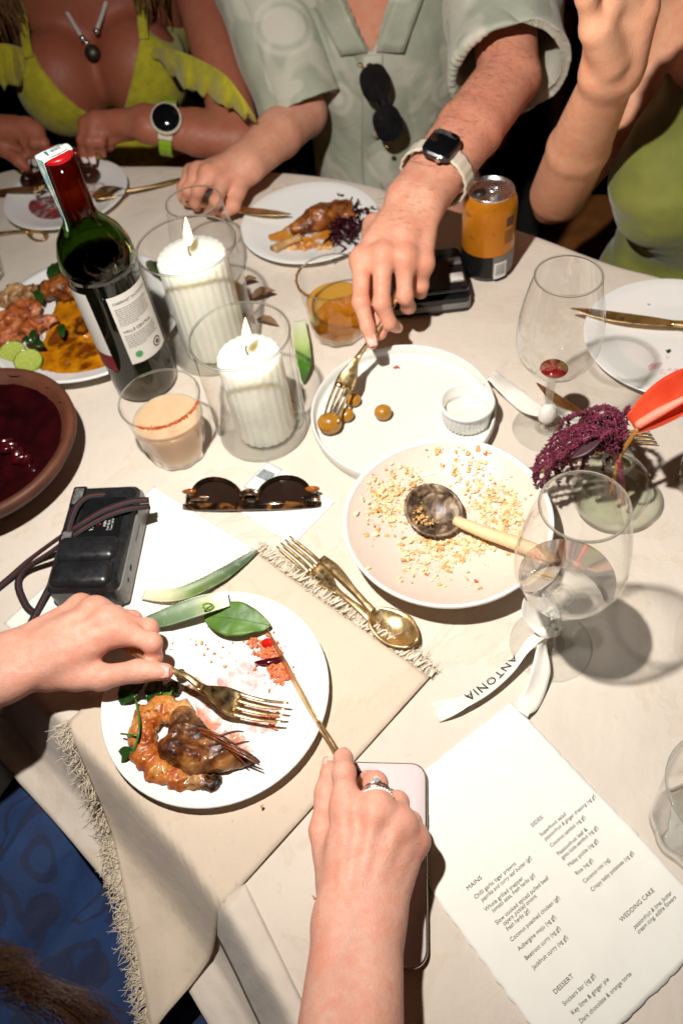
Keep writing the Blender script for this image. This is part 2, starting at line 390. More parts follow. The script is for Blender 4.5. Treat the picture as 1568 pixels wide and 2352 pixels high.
# cross-back chairs behind the guests
def chair(loc, rz, label):
    t = thing('cross_back_chair', label, 'chair', loc, 'wooden chairs behind the guests')
    c, s = math.cos(rz), math.sin(rz)
    def w_(p): return (loc[0]+p[0]*c-p[1]*s, loc[1]+p[0]*s+p[1]*c, loc[2]+p[2])
    for sx in (-1, 1):
        obj('rear_post', tube([w_((sx*.19, .19, 0)), w_((sx*.19, .2, .45)), w_((sx*.2, .27, .95))], [.017, .017, .015], 10), M_WOOD, t)
        obj('front_leg', tube([w_((sx*.19, -.19, 0)), w_((sx*.19, -.19, .45))], [.014, .018], 10), M_WOOD, t)
        obj('side_stretcher', tube([w_((sx*.19, -.19, .2)), w_((sx*.19, .195, .2))], .01, 8), M_WOOD, t)
    obj('top_rail', tube([w_(p) for p in spline([(-.2, .27, .94), (0, .30, .97), (.2, .27, .94)], 10)], .018, 10), M_WOOD, t)
    for sx in (-1, 1):
        obj('cross_slat', tube([w_(p) for p in spline([(sx*.18, .2, .47), (0, .25, .68), (-sx*.19, .27, .92)], 12)], .015, 8, sx=1.0, sy=.5), M_WOOD, t)
    obj('seat', xf(rbox(.42, .42, .03, .01), (loc[0], loc[1], loc[2]+.455), rz), M_WOOD, t)
    sc_ = [obj('screw', ellm(w_((sx*.2, .253, .89)), (.006, .004, .006), base=ICO2), M_STEEL, t) for sx in (-1, 1)]
    return t
chair((-.27, 1.53, 0), .05, 'wooden cross-back chair between the yellow dress and the green shirt')
chair((.645, 1.16, 0), -.25, 'dark wooden cross-back chair beyond the raised palm')
chair((.14, 1.45, 0), 0, 'wooden cross-back chair the man in the sage shirt sits on')
# ================================================================ soft bodies: signed-distance shapes turned into one skin
def cap_d(X, a, b_, ra, rb):
    ba = b_-a; L2 = ba@ba+1e-12; p = X-a; h = np.clip((p@ba)/L2, 0, 1); return np.linalg.norm(p-h[..., None]*ba, axis=-1)-(ra+(rb-ra)*h)
def ell_d(X, c, r, M):
    p = (X-c)@M; k0 = np.linalg.norm(p/r, axis=-1); k1 = np.linalg.norm(p/(r*r), axis=-1); return k0*(k0-1)/(k1+1e-9)
def smin(a, b_, k):
    if k <= 0: return np.minimum(a, b_)
    h = np.maximum(k-np.abs(a-b_), 0)/k; return np.minimum(a, b_)-h*h*k*.25
def C(a, b_, ra, rb=None): return ('c', np.asarray(a, float), np.asarray(b_, float), ra, ra if rb is None else rb)
def El(c, r, M=None): return ('e', np.asarray(c, float), np.asarray(r, float)*np.ones(3), np.eye(3) if M is None else np.asarray(M, float))
def prim_box(p):
    if p[0] == 'c':
        R_ = max(p[3], p[4]); return np.minimum(p[1], p[2])-R_, np.maximum(p[1], p[2])+R_
    R_ = p[2].max(); return p[1]-R_, p[1]+R_
class Field:
    def __init__(s, lo, hi, h):
        s.h = h; s.lo = np.asarray(lo)-3*h; s.n = np.ceil((np.asarray(hi)-s.lo)/h).astype(int)+4; s.D = np.full(s.n, .2, np.float32)
    def add(s, prims, k=.01, D=None):
        D = s.D if D is None else D
        for p in prims:
            a, b_ = prim_box(p); m = k+3*s.h
            i0 = np.maximum(np.floor((a-m-s.lo)/s.h).astype(int), 0); i1 = np.minimum(np.ceil((b_+m-s.lo)/s.h).astype(int)+1, s.n)
            if (i1 <= i0).any(): continue
            ax = [(np.arange(i0[j], i1[j])*s.h+s.lo[j]) for j in range(3)]
            X = np.stack(np.meshgrid(*ax, indexing='ij'), -1)
            d = cap_d(X, *p[1:]) if p[0] == 'c' else ell_d(X, *p[1:])
            sl = tuple(slice(i0[j], i1[j]) for j in range(3)); D[sl] = smin(D[sl], d.astype(np.float32), k)
        return D
    def groups(s, gs):            # [(prims, k_inside, k_join)]
        for prims, ki, kj in gs:
            Dg = s.add(prims, ki, np.full(s.n, .2, np.float32)); s.D = smin(s.D, Dg, kj)
        return s
    def X(s):
        return np.stack(np.meshgrid(*[np.arange(s.n[j])*s.h+s.lo[j] for j in range(3)], indexing='ij'), -1)
    def mesh(s):
        D = s.D; n = s.n-1; neg = D < 0
        cnt = np.zeros(n, np.int8); 
        cs = [(i, j, k) for i in (0, 1) for j in (0, 1) for k in (0, 1)]
        def sl(A, c): return A[c[0]:c[0]+n[0], c[1]:c[1]+n[1], c[2]:c[2]+n[2]]
        for c in cs: cnt += sl(neg, c)
        act = (cnt > 0) & (cnt < 8); I = np.argwhere(act); idx = -np.ones(n, np.int64); idx[act] = np.arange(len(I))
        acc = np.zeros((len(I), 3)); num = np.zeros(len(I))
        for c in cs:
            for ax in range(3):
                if c[ax]: continue
                e = list(c); e[ax] = 1
                d0 = D[I[:, 0]+c[0], I[:, 1]+c[1], I[:, 2]+c[2]]; d1 = D[I[:, 0]+e[0], I[:, 1]+e[1], I[:, 2]+e[2]]
                m = (d0 < 0) != (d1 < 0); t = np.where(m, d0/(d0-d1+1e-20), 0)
                q = np.tile(np.array(c, float), (len(I), 1)); q[:, ax] += t; acc[m] += q[m]; num[m] += 1
        V = (I+acc/num[:, None])*s.h+s.lo
        Fc = []
        for ax in range(3):
            o1, o2 = [(1, 2), (2, 0), (0, 1)][ax]
            sa = [slice(1, None)]*3; sa[ax] = slice(0, n[ax])
            A = neg[:-1 if ax == 0 else None, :-1 if ax == 1 else None, :-1 if ax == 2 else None]
            a0 = [slice(None)]*3; a1 = [slice(None)]*3; a0[ax] = slice(0, -1); a1[ax] = slice(1, None)
            ch = neg[tuple(a0)] != neg[tuple(a1)]; E_ = np.argwhere(ch); E_ = E_[(E_[:, o1] > 0) & (E_[:, o2] > 0) & (E_[:, o1] < n[o1]) & (E_[:, o2] < n[o2])]
            def gi(d1, d2):
                q = E_.copy(); q[:, o1] -= d1; q[:, o2] -= d2; return idx[q[:, 0], q[:, 1], q[:, 2]]
            qd = np.stack([gi(1, 1), gi(0, 1), gi(0, 0), gi(1, 0)], 1)
            inside = neg[E_[:, 0], E_[:, 1], E_[:, 2]]; qd[~inside] = qd[~inside][:, ::-1]
            qd = qd[(qd >= 0).all(1)]; Fc += qd.tolist()
        return V, [tuple(q) for q in Fc]
def bounds(gs):
    lo = np.full(3, 9e9); hi = -lo
    for prims, _, _ in gs:
        for p in prims:
            a, b_ = prim_box(p); lo = np.minimum(lo, a); hi = np.maximum(hi, b_)
    return lo-.01, hi+.01
def body(gs, h, clip=None, disp=None):
    lo, hi = bounds(gs); f = Field(lo, hi, h).groups(gs)
    if clip is not None: f.D = np.maximum(f.D, clip(f.X()).astype(np.float32))
    V, Fc = f.mesh()
    return V, Fc
def flush(V, spots):
    a = np.zeros(len(V))
    for c, r, amt in spots: a = np.maximum(a, amt*np.exp(-((V-np.asarray(c))**2).sum(1)/(r*r)))
    return a
def vnormals(V, Fc):
    N = np.zeros_like(V); q = np.array([f[:4] for f in Fc if len(f) == 4]); 
    n = np.cross(V[q[:, 2]]-V[q[:, 0]], V[q[:, 3]]-V[q[:, 1]])
    for k in range(4): np.add.at(N, q[:, k], n)
    return N/(np.linalg.norm(N, axis=1, keepdims=True)+1e-12)
def wrinkle(V, Fc, fn):
    N = vnormals(V, Fc); return V+N*np.array([fn(p) for p in V])[:, None], Fc
# ---------------------------------------------------------------- hands
def hand(wrist, mcp, pips, dips, tips, thumb, wide, rf=.0085, kn=.0105, palm_r=.012):
    """wrist: point; mcp/pips/dips/tips: four points each; thumb: CMC, MCP, IP, tip; wide: unit vector across the wrist towards the little finger"""
    gs = []; flushes = []
    for i in range(4):
        s = (1, 1.03, .98, .86)[i]
        ch = [C(mcp[i], pips[i], kn*s, rf*s*1.0), C(pips[i], dips[i], rf*s*1.02, rf*s*.9), C(dips[i], tips[i], rf*s*.9, rf*s*.74), El(pips[i], rf*s*1.07)]
        gs.append((ch, .0035, .0012)); flushes += [(pips[i], .010, .55), (mcp[i], .014, .6), (tips[i], .009, .6)]
    th = [C(thumb[0], thumb[1], .0145*rf/.0085, .0112*rf/.0085), C(thumb[1], thumb[2], .0112*rf/.0085, .0098*rf/.0085), C(thumb[2], thumb[3], .0100*rf/.0085, .0078*rf/.0085)]
    gs.append((th, .006, .002)); flushes += [(thumb[3], .012, .6), (thumb[2], .010, .35), (thumb[1], .013, .35)]
    wide = nrm(wide); pl = []
    for i in range(4):
        wp = wrist+wide*(-.016+.0105*i); pl.append(C(wp, mcp[i], palm_r*1.18, kn*(1.05, 1.06, 1.0, .92)[i]))
    mid = (mcp[1]+mcp[2])/2; pl.append(C(wrist*.35+mid*.65, wrist, palm_r*1.0, palm_r*1.25))
    pl.append(C(thumb[0], mcp[0]*.7+wrist*.3, .011, .008)); pl.append(C(thumb[1]*.6+thumb[0]*.4, mcp[0]*.75+wrist*.25, .008, .007))
    for i in range(3): pl.append(C(mcp[i], mcp[i+1], kn*.78, kn*.74))
    gs.append((pl, .011, .009))
    return gs, flushes
def tendons(wrist, mcp, wide, up, amt=.0016):
    return [C(wrist+nrm(wide)*(-.008+.006*i)+up*.0135, mcp[i]*.95+wrist*.05+up*.0098, .002, .0024) for i in range(4)]
def forearm(wrist, elbow, wide, rw=.0215, re=.040, off=.0095):
    w_ = nrm(wide); m = wrist*.45+elbow*.55; rm_ = rw+(re-rw)*.72; out = []
    for q, f in ((-1, 1.0), (1, .97)): out += [C(wrist+w_*off*q, m+w_*off*.85*q, rw*f, rm_*f), C(m+w_*off*.85*q, elbow+w_*off*.6*q, rm_*f, re*f)]
    return out
def nail(parent, tip, prev, up, mat=None, L=.012, wd=.0085, long=0.0, lift=.0058):
    d = nrm(np.asarray(tip)-np.asarray(prev)); up = np.asarray(up, float); up = nrm(up-d*(up@d)); x = np.cross(up, d)
    c0 = np.asarray(tip)+up*lift-d*.004
    def f(u, v):
        a = (u-.5)*1.9; t = (v-.35)*L + (long if v > .8 else 0)
        wsc = wd*.5*(1-.25*max(0, v-.6)/.4)*(1-.35*max(0, .15-v)/.15)
        return c0+x*math.sin(a)*wsc*1.1+up*((math.cos(a)-1)*wsc*.75)+d*t-up*(max(0, v-.7)**2*.006)
    return obj('fingernail', gridm(f, 9, 8), mat or M_NAIL, parent, solid=.0007)
def strands(n, fn, r=.00012, seg=3):
    ms = []
    for i in range(n):
        q = fn(i)
        if q is not None: ms.append(tube(q, [r, r*.4], seg, cap=False))
    return join(*ms)
# ================================================================ people
UP = np.array([0, 0, 1.0])
def head_groups(neck, top, face, s=1.0):
    """neck: base of the neck, top: centre of the skull, face: unit vector the face looks along"""
    f = nrm(face); Mx = frame(nrm(top-neck), f); z = Mx[:, 2]; f = Mx[:, 0]; sd = Mx[:, 1]
    g = [C(neck, top-z*.05*s, .056*s, .052*s), El(top+z*.02*s-f*.01*s, np.array([.098, .078, .10])*s, Mx), El(top-z*.055*s+f*.03*s, np.array([.062, .056, .062])*s, Mx),
         C(top+f*.088*s, top+f*.112*s-z*.035*s, .010*s, .014*s), El(top-z*.098*s+f*.062*s, np.array([.02, .024, .016])*s, Mx),
         C(top+f*.088*s-z*.062*s-sd*.016*s, top+f*.088*s-z*.062*s+sd*.016*s, .008*s)]
    for q in (-1, 1): g += [El(top+sd*q*.078*s-f*.005*s-z*.012*s, np.array([.02, .009, .032])*s, Mx), El(top+f*.078*s+sd*q*.032*s+z*.012*s, np.array([.016, .022, .010])*s, Mx)]
    return [(g, .022, .03)], (f, sd, z)
def face_parts(par, top, ax, hair_mat, s=1.0, long_hair=True):
    f, sd, z = ax
    for q in (-1, 1):
        e = obj('eye', ellm(top+f*.082*s+sd*q*.031*s-z*.002*s, np.array([.012]*3)*s, base=ICO2), M_WHITEP, par)
        obj('iris', ellm(top+f*.0925*s+sd*q*.031*s-z*.002*s, np.array([.005, .005, .005])*s, base=ICO2), M_BLACKG, e)
    obj('lips', ellm(top+f*.095*s-z*.062*s, np.array([.008, .024, .009])*s, np.stack([f, sd, z], 1), ICO2), pm('lips', '8a4238', .35), par)
    hs = []
    for i in range(240):
        a = rng.uniform(-2.3, 2.3)+math.pi; el = rng.uniform(.1, 1.5)
        d = f*math.cos(a)*math.cos(el)+sd*math.sin(a)*math.cos(el)+z*math.sin(el)
        r0 = top+z*.03*s-f*.012*s+d*np.array([1])*.099*s; ln = .34 if long_hair else .05
        out = nrm(np.array([d[0], d[1], 0])+1e-6)
        p1 = r0+out*.012*s-z*.05; p2 = r0+out*.02-z*ln*.55+rng.normal(0, .012, 3); p3 = r0+out*.012-z*ln+rng.normal(0, .02, 3)
        pts = [r0, p1, p2, p3] if long_hair else [r0, r0+out*.01+rng.normal(0, .006, 3), r0+out*.012-z*.03+rng.normal(0, .006, 3)]
        hs.append(tube(spline(pts, 9), [.007, .0065, .002], 5))
    hs.append(ellm(top+z*.035*s-f*.02*s, np.array([.100, .086, .094])*s, np.stack([f, sd, z], 1)))
    obj('hair', join(*hs), hair_mat, par)
M_HAIRB = pm('brown_hair', '4a2d17', .42, var=.35, vscale=60)
M_HAIRBL = pm('blonde_hair', '6b4a2b', .42, var=.35, vscale=60)
M_HAIRD = pm('dark_hair', '1d130c', .42, var=.3, vscale=60)
# ---------------------------------------------------------------- the diner in the blue dress: hands at the plate in front
pd = thing('person', 'person in a dark blue floral dress eating prawns with gold fork and knife', 'person', (-.42, -.04, 0))
# hand holding the fork
hA = dict(wrist=P(20, 1530, .058), mcp=[P(280, 1450, .060), P(252, 1424, .066), P(220, 1402, .062), P(186, 1392, .052)],
          pips=[P(349, 1476, .056), P(341, 1444, .047), P(305, 1424, .038), P(268, 1410, .030)],
          dips=[P(354, 1509, .041), P(348, 1482, .030), P(312, 1468, .021), P(276, 1450, .018)],
          tips=[P(330, 1521, .034), P(322, 1502, .022), P(290, 1482, .016), P(258, 1462, .015)],
          thumb=[P(112, 1550, .045), P(232, 1556, .042), P(318, 1541, .046), P(380, 1543, .045)])
wideA = nrm(P(20, 1480, .058)-P(20, 1580, .058))
gA, fA = hand(**hA, wide=wideA, rf=.0079, kn=.0097, palm_r=.0122)
elA = np.array([-.47, .26, T+.075])
gA.append((forearm(hA['wrist'], elA, wideA, .0190, .0325), .007, .012))
gA.append((tendons(hA['wrist'], hA['mcp'], wideA, nrm(np.array([.25, -.1, 1])), .001)[:3], .004, .007))
gA[4][0].append(C(hA['mcp'][0]*.55+hA['wrist']*.45, hA['thumb'][1]*.5+hA['thumb'][0]*.5, .011, .011))
# hand holding the knife
hB = dict(wrist=P(824, 2120, .050), mcp=[P(795, 1856, .060), P(866, 1862, .065), P(918, 1896, .057), P(952, 1930, .045)],
          pips=[P(790, 1776, .066), P(862, 1800, .054), P(912, 1844, .046), P(944, 1888, .036)],
          dips=[P(788, 1742, .051), P(846, 1793, .030), P(892, 1834, .024), P(924, 1880, .020)],
          tips=[P(789, 1733, .033), P(828, 1808, .019), P(868, 1840, .019), P(900, 1884, .018)],
          thumb=[P(772, 2030, .040), P(744, 1908, .034), P(752, 1822, .031), P(757, 1768, .029)])
wideB = nrm(P(900, 2120, .05)-P(750, 2120, .05))
gB, fB = hand(**hB, wide=wideB, rf=.0079, kn=.0096, palm_r=.0116)
elB = np.array([-.085, -.14, T+.085])
gB.append((forearm(hB['wrist'], elB, wideB, .0200, .0325, .0105), .007, .012))
gB.append((tendons(hB['wrist'], hB['mcp'], wideB, nrm(np.array([-.1, -.1, 1])), .001), .0045, .007))
for g_ in (gA, gB): pass
# shoulders, trunk, thighs (seated, mostly below and behind the frame)
dirf = nrm(np.array([.75, .66, 0])); lf = np.array([-dirf[1], dirf[0], 0]); ctr = np.array([-.46, -.10, T])
shL = ctr+lf*.17+UP*.30; shR = ctr-lf*.17+UP*.30
MT = np.stack([dirf, lf, UP], 1)
trunk = [El(ctr+UP*.16, (.105, .155, .21), MT), El(ctr-UP*.12+dirf*-.02, (.11, .165, .16), MT), C(shL, shR, .058), C(shL, elA, .048, .037), C(shR, elB, .048, .037)]
trunk += [El(ctr+dirf*.085+lf*s*.07+UP*.14, (.06, .065, .065), MT) for s in (-1, 1)]
knL = np.array([-.265, .375, T-.175]); knR = np.array([-.05, .13, T-.19])
hipL = ctr+lf*.10-UP*.20; hipR = ctr-lf*.09-UP*.20
thighs = [C(hipL, knL, .083, .062), C(hipR, knR, .083, .062)]
shins = [C(knL, knL*[1, 1, 0]+[.02, .02, .07], .055, .036), C(knR, knR*[1, 1, 0]+[.02, .02, .07], .055, .036)]
feet = [C(knL*[1, 1, 0]+[.02, .02, .06], knL*[1, 1, 0]+[.13, .12, .03], .034, .026), C(knR*[1, 1, 0]+[.02, .02, .06], knR*[1, 1, 0]+[.13, .12, .03], .034, .026)]
hg, hax = head_groups(ctr+UP*.33, ctr+dirf*.03+UP*.50, nrm(dirf+np.array([0, 0, -.5])))
mA = body(gA, .0018); mB = body(gB, .0018); mT = body([(trunk+thighs+shins+feet, .05, .02)]+hg, .006)
sk = join(mA, mB, mT)
spots = fA+fB+[(elA, .05, .4)]
obj('body', sk, M_SKIN_PALE, pd, attr={'flush': flush(sk[0], spots)})
nail(pd, hA['thumb'][3], hA['thumb'][2], nrm(np.array([.15, -.55, 1])), L=.014, wd=.0125, lift=.0066)
nail(pd, hB['thumb'][3], hB['thumb'][2], nrm(np.array([-.9, .1, .55])), L=.015, wd=.011, lift=.0062, long=.003)
face_parts(pd, ctr+dirf*.03+UP*.50, hax, M_HAIRB)
# a lock of hair falling forward
lk = []
for i in range(260):
    o1 = rng.normal(0, 20, 2); o2 = o1*.6+rng.normal(0, 16, 2); hh = rng.uniform(.10, .16)
    pts = [ctr+dirf*.10+lf*.05+UP*.40+rng.normal(0, .01, 3), P(-90+o1[0], 2235+o1[1]*1.6, hh+.03), P(60+o2[0], 2268+o2[1], hh), P(165+o2[0]*1.6, 2310+o1[1]*1.2, hh-.01), P(235+o1[0]*2, 2400+o2[1]*2, hh-.03)]
    lk.append(tube(spline(pts, 20), [.00024, .0002, .00012], 3))
obj('hair_lock', join(*lk), M_HAIRB, pd)
# the dress
b = NB('blue_floral_cotton'); base = b.ramp(b.noise(30, 3), [(.3, (.0018, .017, .072)), (.7, (.003, .030, .115))])
pt = b.ramp(b.noise(13, 2, .4, 1.6), [(.485, 0.0), (.497, .9), (.56, .9), (.572, 0.0)])
vd = b.n('ShaderNodeTexVoronoi'); vd.inputs['Scale'].default_value = 15; b.l(b.coord(), vd.inputs['Vector'])
fl_ = b.ramp(vd.outputs['Distance'], [(.22, .9), (.25, 0.0)])
col = b.mix(pt, base, (.003, .010, .045)); col = b.mix(fl_, col, (.003, .009, .04)); b.set(base=col, rough=.8, sheen=.2); p_ = b.bump(b.noise(900, 2), .2, .0003); b.bump(b.noise(24, 4), .5, .008, p_)
def hem(X): # the skirt stops short of the knees; the bodice at the shoulders
    d = (X-(knL-dirf*.075))@dirf; return np.maximum(d, X[..., 2]-(T+.27))
dgs = [([C(hipL+UP*.006, knL+UP*.006, .090, .070), C(hipR+UP*.006, knR+UP*.006, .090, .070), C((hipL+hipR)/2+UP*.01, (knL+knR)/2-dirf*.06-UP*.01, .08, .055),
         El(ctr+UP*.16, (.112, .162, .215), MT), El(ctr-UP*.12-dirf*.02, (.118, .173, .17), MT)]+[El(ctr+dirf*.085+lf*s*.07+UP*.14, (.066, .071, .071), MT) for s in (-1, 1)], .05, .02)]
dm = body(dgs, .006, hem)
dm = wrinkle(*dm, lambda p: .0035*fbm((p[0]*9+p[1]*9, (p[0]-p[1])*26, p[2]*12), 1, 3))
obj('dress', dm, b.m, pd)
# rings
def ring_at(a, b_, t, r, up): c = a*(1-t)+b_*t; return c, frame(nrm(b_-a), up), r
c, Mf, r = ring_at(hB['mcp'][1], hB['pips'][1], .52, .0104, (0, -.3, 1))
tor = lambda R_, r_, n=40, m=8: gridm(lambda u, v: np.array([(R_+r_*math.cos(2*math.pi*v))*math.cos(2*math.pi*u), (R_+r_*math.cos(2*math.pi*v))*math.sin(2*math.pi*u), r_*math.sin(2*math.pi*v)]), n, m+1, True)
rg1 = thing('finger_ring', 'silver beaded ring on the hand holding the knife', 'ring', c, 'rings on the knife hand')
rg2 = thing('finger_ring', 'silver solitaire ring with a clear stone on the knife hand', 'ring', c, 'rings on the knife hand')
obj('band', xf(tor(r, .0009), c, M=Mf), M_STEEL, rg1)
obj('band', xf(tor(r, .0008), c+Mf[:, 2]*.0035, M=Mf), M_STEEL, rg2)
pe = [ellm(c+Mf@np.array([(r+.0010)*math.cos(a), (r+.0010)*math.sin(a), -.0028]), [.0013]*3, base=ICO2) for a in np.linspace(-2.0, 2.0, 21)]
[obj('bead', q, pm('pearl', 'e8e2d8', .15, var=.03), rg1) for q in pe]
obj('diamond', ellm(c+Mf@np.array([r+.003, .001, .0035]), [.003, .003, .0026], base=ICO1), pm('diamond', 'dfe6ea', .06, metal=.5, var=.3, vscale=900), rg2, smooth=False)
obj('birthmark', ellm(P(813, 1997, .0685), (.0016, .0016, .0007), base=ICO2), pm('red_spot', 'b8402e', .5), pd)
# ---------------------------------------------------------------- the man in the sage shirt
pmn = thing('person', 'man in a sage green short-sleeved shirt reaching across with a gold fork', 'person', (.14, 1.34, 0))
hC = dict(wrist=P(955, 462, .128), mcp=[P(830, 596, .112), P(878, 588, .118), P(928, 592, .113), P(972, 604, .101)],
          pips=[P(828, 694, .090), P(876, 696, .086), P(929, 680, .080), P(967, 656, .074)],
          dips=[P(844, 752, .071), P(893, 741, .064), P(938, 705, .058), P(966, 672, .055)],
          tips=[P(855, 788, .060), P(910, 752, .048), P(930, 708, .044), P(955, 672, .045)],
          thumb=[P(862, 520, .100), P(842, 640, .080), P(852, 720, .062), P(872, 765, .052)])
wideC = nrm(P(1010, 480, .128)-P(905, 440, .128))
gC, fC = hand(**hC, wide=wideC, rf=.0089, kn=.0112, palm_r=.0136)
elC = P(1168, 178, .15)
fwC = forearm(hC['wrist'], elC, wideC, .0240, .0345, .011); gC.append((fwC, .008, .014))
shC = np.array([.335, 1.27, T+.235]); gC.append(([C(elC, shC, .038, .050)], .03, .008))
mC = body(gC, .0022)
hD = dict(wrist=P(566, 374, .050), mcp=[P(512, 420, .050), P(480, 400, .057), P(456, 394, .052), P(440, 396, .043)],
          pips=[P(497, 462, .047), P(455, 438, .047), P(432, 436, .040), P(420, 430, .030)],
          dips=[P(489, 482, .028), P(448, 466, .027), P(428, 460, .021), P(418, 450, .017)],
          tips=[P(478, 488, .016), P(452, 476, .015), P(436, 468, .013), P(426, 456, .012)],
          thumb=[P(555, 405, .042), P(545, 440, .036), P(535, 472, .028), P(515, 490, .02)])
wideD = nrm(P(540, 345, .05)-P(590, 410, .05))
gD, fD = hand(**hD, wide=wideD, rf=.0088, kn=.0108, palm_r=.0130)
elD = Yp(694, 258, 1.235); shD = np.array([-.01, 1.36, T+.23])
gD.append((forearm(hD['wrist'], elD, wideD, .0235, .0335), .008, .014)); gD.append(([C(elD, shD, .037, .048)], .03, .010))
mD = body(gD, .003)
tc = np.array([.188, 1.335, T])
mtr = [El(tc+UP*.10, (.128, .105, .24)), El(tc-UP*.16, (.120, .115, .17)), C(shD, shC, .062), C(tc-UP*.2+[-.08, 0, 0], [.0, 1.0, T-.22], .085, .06), C(tc-UP*.2+[.08, 0, 0], [.27, .93, T-.22], .085, .06),
       C([.0, 1.0, T-.22], [.0, 1.02, .07], .055, .04), C([.27, .93, T-.22], [.28, .95, .07], .055, .04), C([.0, 1.02, .06], [-.03, .9, .03], .036, .026), C([.28, .95, .06], [.25, .83, .03], .036, .026)]
hgm, haxm = head_groups(tc+UP*.29, tc+np.array([0, -.05, .47]), nrm(np.array([-.1, -1, -.45])), 1.05)
mTr = body([(mtr, .05, .02)]+hgm, .007)
sk = join(mC, mD, mTr); obj('body', sk, M_SKIN_MAN, pmn, attr={'flush': np.maximum(flush(sk[0], fC+fD), flush(sk[0], [(elC*.6+hC['wrist']*.4, .09, .55), (elC, .08, .5), (tc+[0, -.1, .22], .06, .5)]))})
nail(pmn, hC['tips'][0], hC['dips'][0], nrm(np.array([-.05, -.55, .8])), L=.0135, wd=.0125, lift=.0064)
nail(pmn, hC['tips'][1], hC['dips'][1], nrm(np.array([.2, -.75, .55])), L=.012, wd=.012, lift=.0064)
face_parts(pmn, tc+np.array([0, -.05, .47]), haxm, M_HAIRD, 1.05, False)
# hair on the forearm
_hN = vnormals(*mC); _ax = nrm(elC-hC['wrist']); _L = np.linalg.norm(elC-hC['wrist']); _t = (mC[0]-hC['wrist'])@_ax/_L
_cand = np.where((_t > -.22) & (_t < 1.05))[0]
def arm_hair(i):
    k = rng.choice(_cand)
    if _t[k] < .12 and rng.random() < .6: return None
    s = mC[0][k]; n = _hN[k]; n = n if n@(s-(hC['wrist']+_ax*_t[k]*_L)) > 0 else -n
    tg = np.cross(n, _ax); d = -_ax*.75+tg*.7*np.sign(tg[2]+.2)+n*.28+rng.normal(0, .22, 3); d = nrm(d); L_ = rng.uniform(.007, .016)
    return [s-n*.0005, s+d*L_*.5+n*.0012, s+d*L_]
obj('arm_hair', strands(3000, arm_hair, .0001), pm('fine_brown_hair', '54341f', .5), pmn, kind='stuff')
# shirt
b = NB('sage_printed_linen'); base = b.ramp(b.noise(24, 4), [(.3, '959985'), (.7, 'a6a995')])
q1 = b.ramp(b.noise(12, 2, .35, 1.0), [(.54, 0.0), (.60, .6)])
v1 = b.ramp(b.vor(10, 'SMOOTH_F1'), [(.14, .7), (.19, .15), (.25, .6), (.30, 0.0)])
col = b.mix(q1, base, 'c4bdad'); col = b.mix(v1, col, 'cdc5b6'); b.set(base=col, rough=.85, sheen=.15); p_ = b.bump(b.noise(1100, 2), .2, .0003); b.bump(b.noise(20, 4), .5, .008, p_); M_SHIRT = b.m
def shell_of(prims, k, clip, h=.0028, th=.0050):
    gs = [(prims, k, .02)]; lo, hi = bounds(gs); f = Field(lo, hi, h).groups(gs); X = f.X(); f.D = np.maximum(np.maximum(f.D, -(f.D+th)), clip(X)).astype(np.float32); return f.mesh()
def shirt_mesh():
    def torso_clip(X):
        vx = tc[0]-.040; zt = T+.125; vc = np.where(X[..., 1] < tc[1]+.02, (X[..., 2]-zt)*.42-np.abs(X[..., 0]-vx), -.1)
        nk = .085-np.linalg.norm(X-(tc+UP*.34), axis=-1); return np.maximum(vc, nk)
    m1 = shell_of([El(tc+UP*.10, (.146, .122, .262)), El(tc-UP*.16, (.138, .130, .20)), C(shD, shC, .070)], .05, torso_clip)
    aC = nrm(elC-shC); m2 = shell_of([C(shC, elC*.6+shC*.4, .078, .070), C(elC*.6+shC*.4, elC*1.12-shC*.12, .070, .076)], .03, lambda X: (X-(elC*.98+shC*.02))@aC)
    aD = nrm(elD-shD); m3 = shell_of([C(shD, elD*.6+shD*.4, .070, .060), C(elD*.6+shD*.4, elD*1.14-shD*.14, .060, .064)], .03, lambda X: (X-(elD*.99+shD*.01))@aD)
    def fold(p):
        x, y, z = p[0]-tc[0], p[1]-tc[1], p[2]-T
        arm = math.exp(-np.linalg.norm(p-elC)**2/.012)
        a = .015*fbm((x*8+z*3.2, y*5, z*1.6+x*2.0), 1, 2)+.006*fbm((x*24+z*8, y*9, z*5), 1, 2)
        return a*.8+arm*.004*fbm(p*14, 1, 2)
    return wrinkle(*join(m1, m2, m3), fold)
shirt = obj('shirt', shirt_mesh(), M_SHIRT, pmn); _sm = shirt.modifiers.new('smooth', 'SMOOTH'); _sm.factor = .5; _sm.iterations = 5
def front_y(x, z):          # y of the shirt front at (x, z above table)
    best = 9
    for c0, r in ((tc+UP*.10, (.146, .122, .262)), (tc-UP*.16, (.138, .130, .20))):
        q = 1-((x-c0[0])/r[0])**2-((z+T-c0[2])/r[2])**2
        if q > 0: best = min(best, c0[1]-r[1]*math.sqrt(q))
    return best
def sh_pt(x, z, off=.004): return np.array([x, front_y(x, z)-off, T+z])
obj('placket', tube([sh_pt(tc[0]-.040+.012*math.sin((z-.1)*6), z, .006) for z in np.linspace(.12, -.16, 16)], .016, 8, up=(0, 1, 0), sx=1.0, sy=.22), M_SHIRT, shirt)
for z in (.09, .0, -.09): obj('button', ellm(sh_pt(tc[0]-.040, z, .012), (.006, .002, .006), base=ICO2), pm('shirt_button', '9a8f78', .3), shirt)
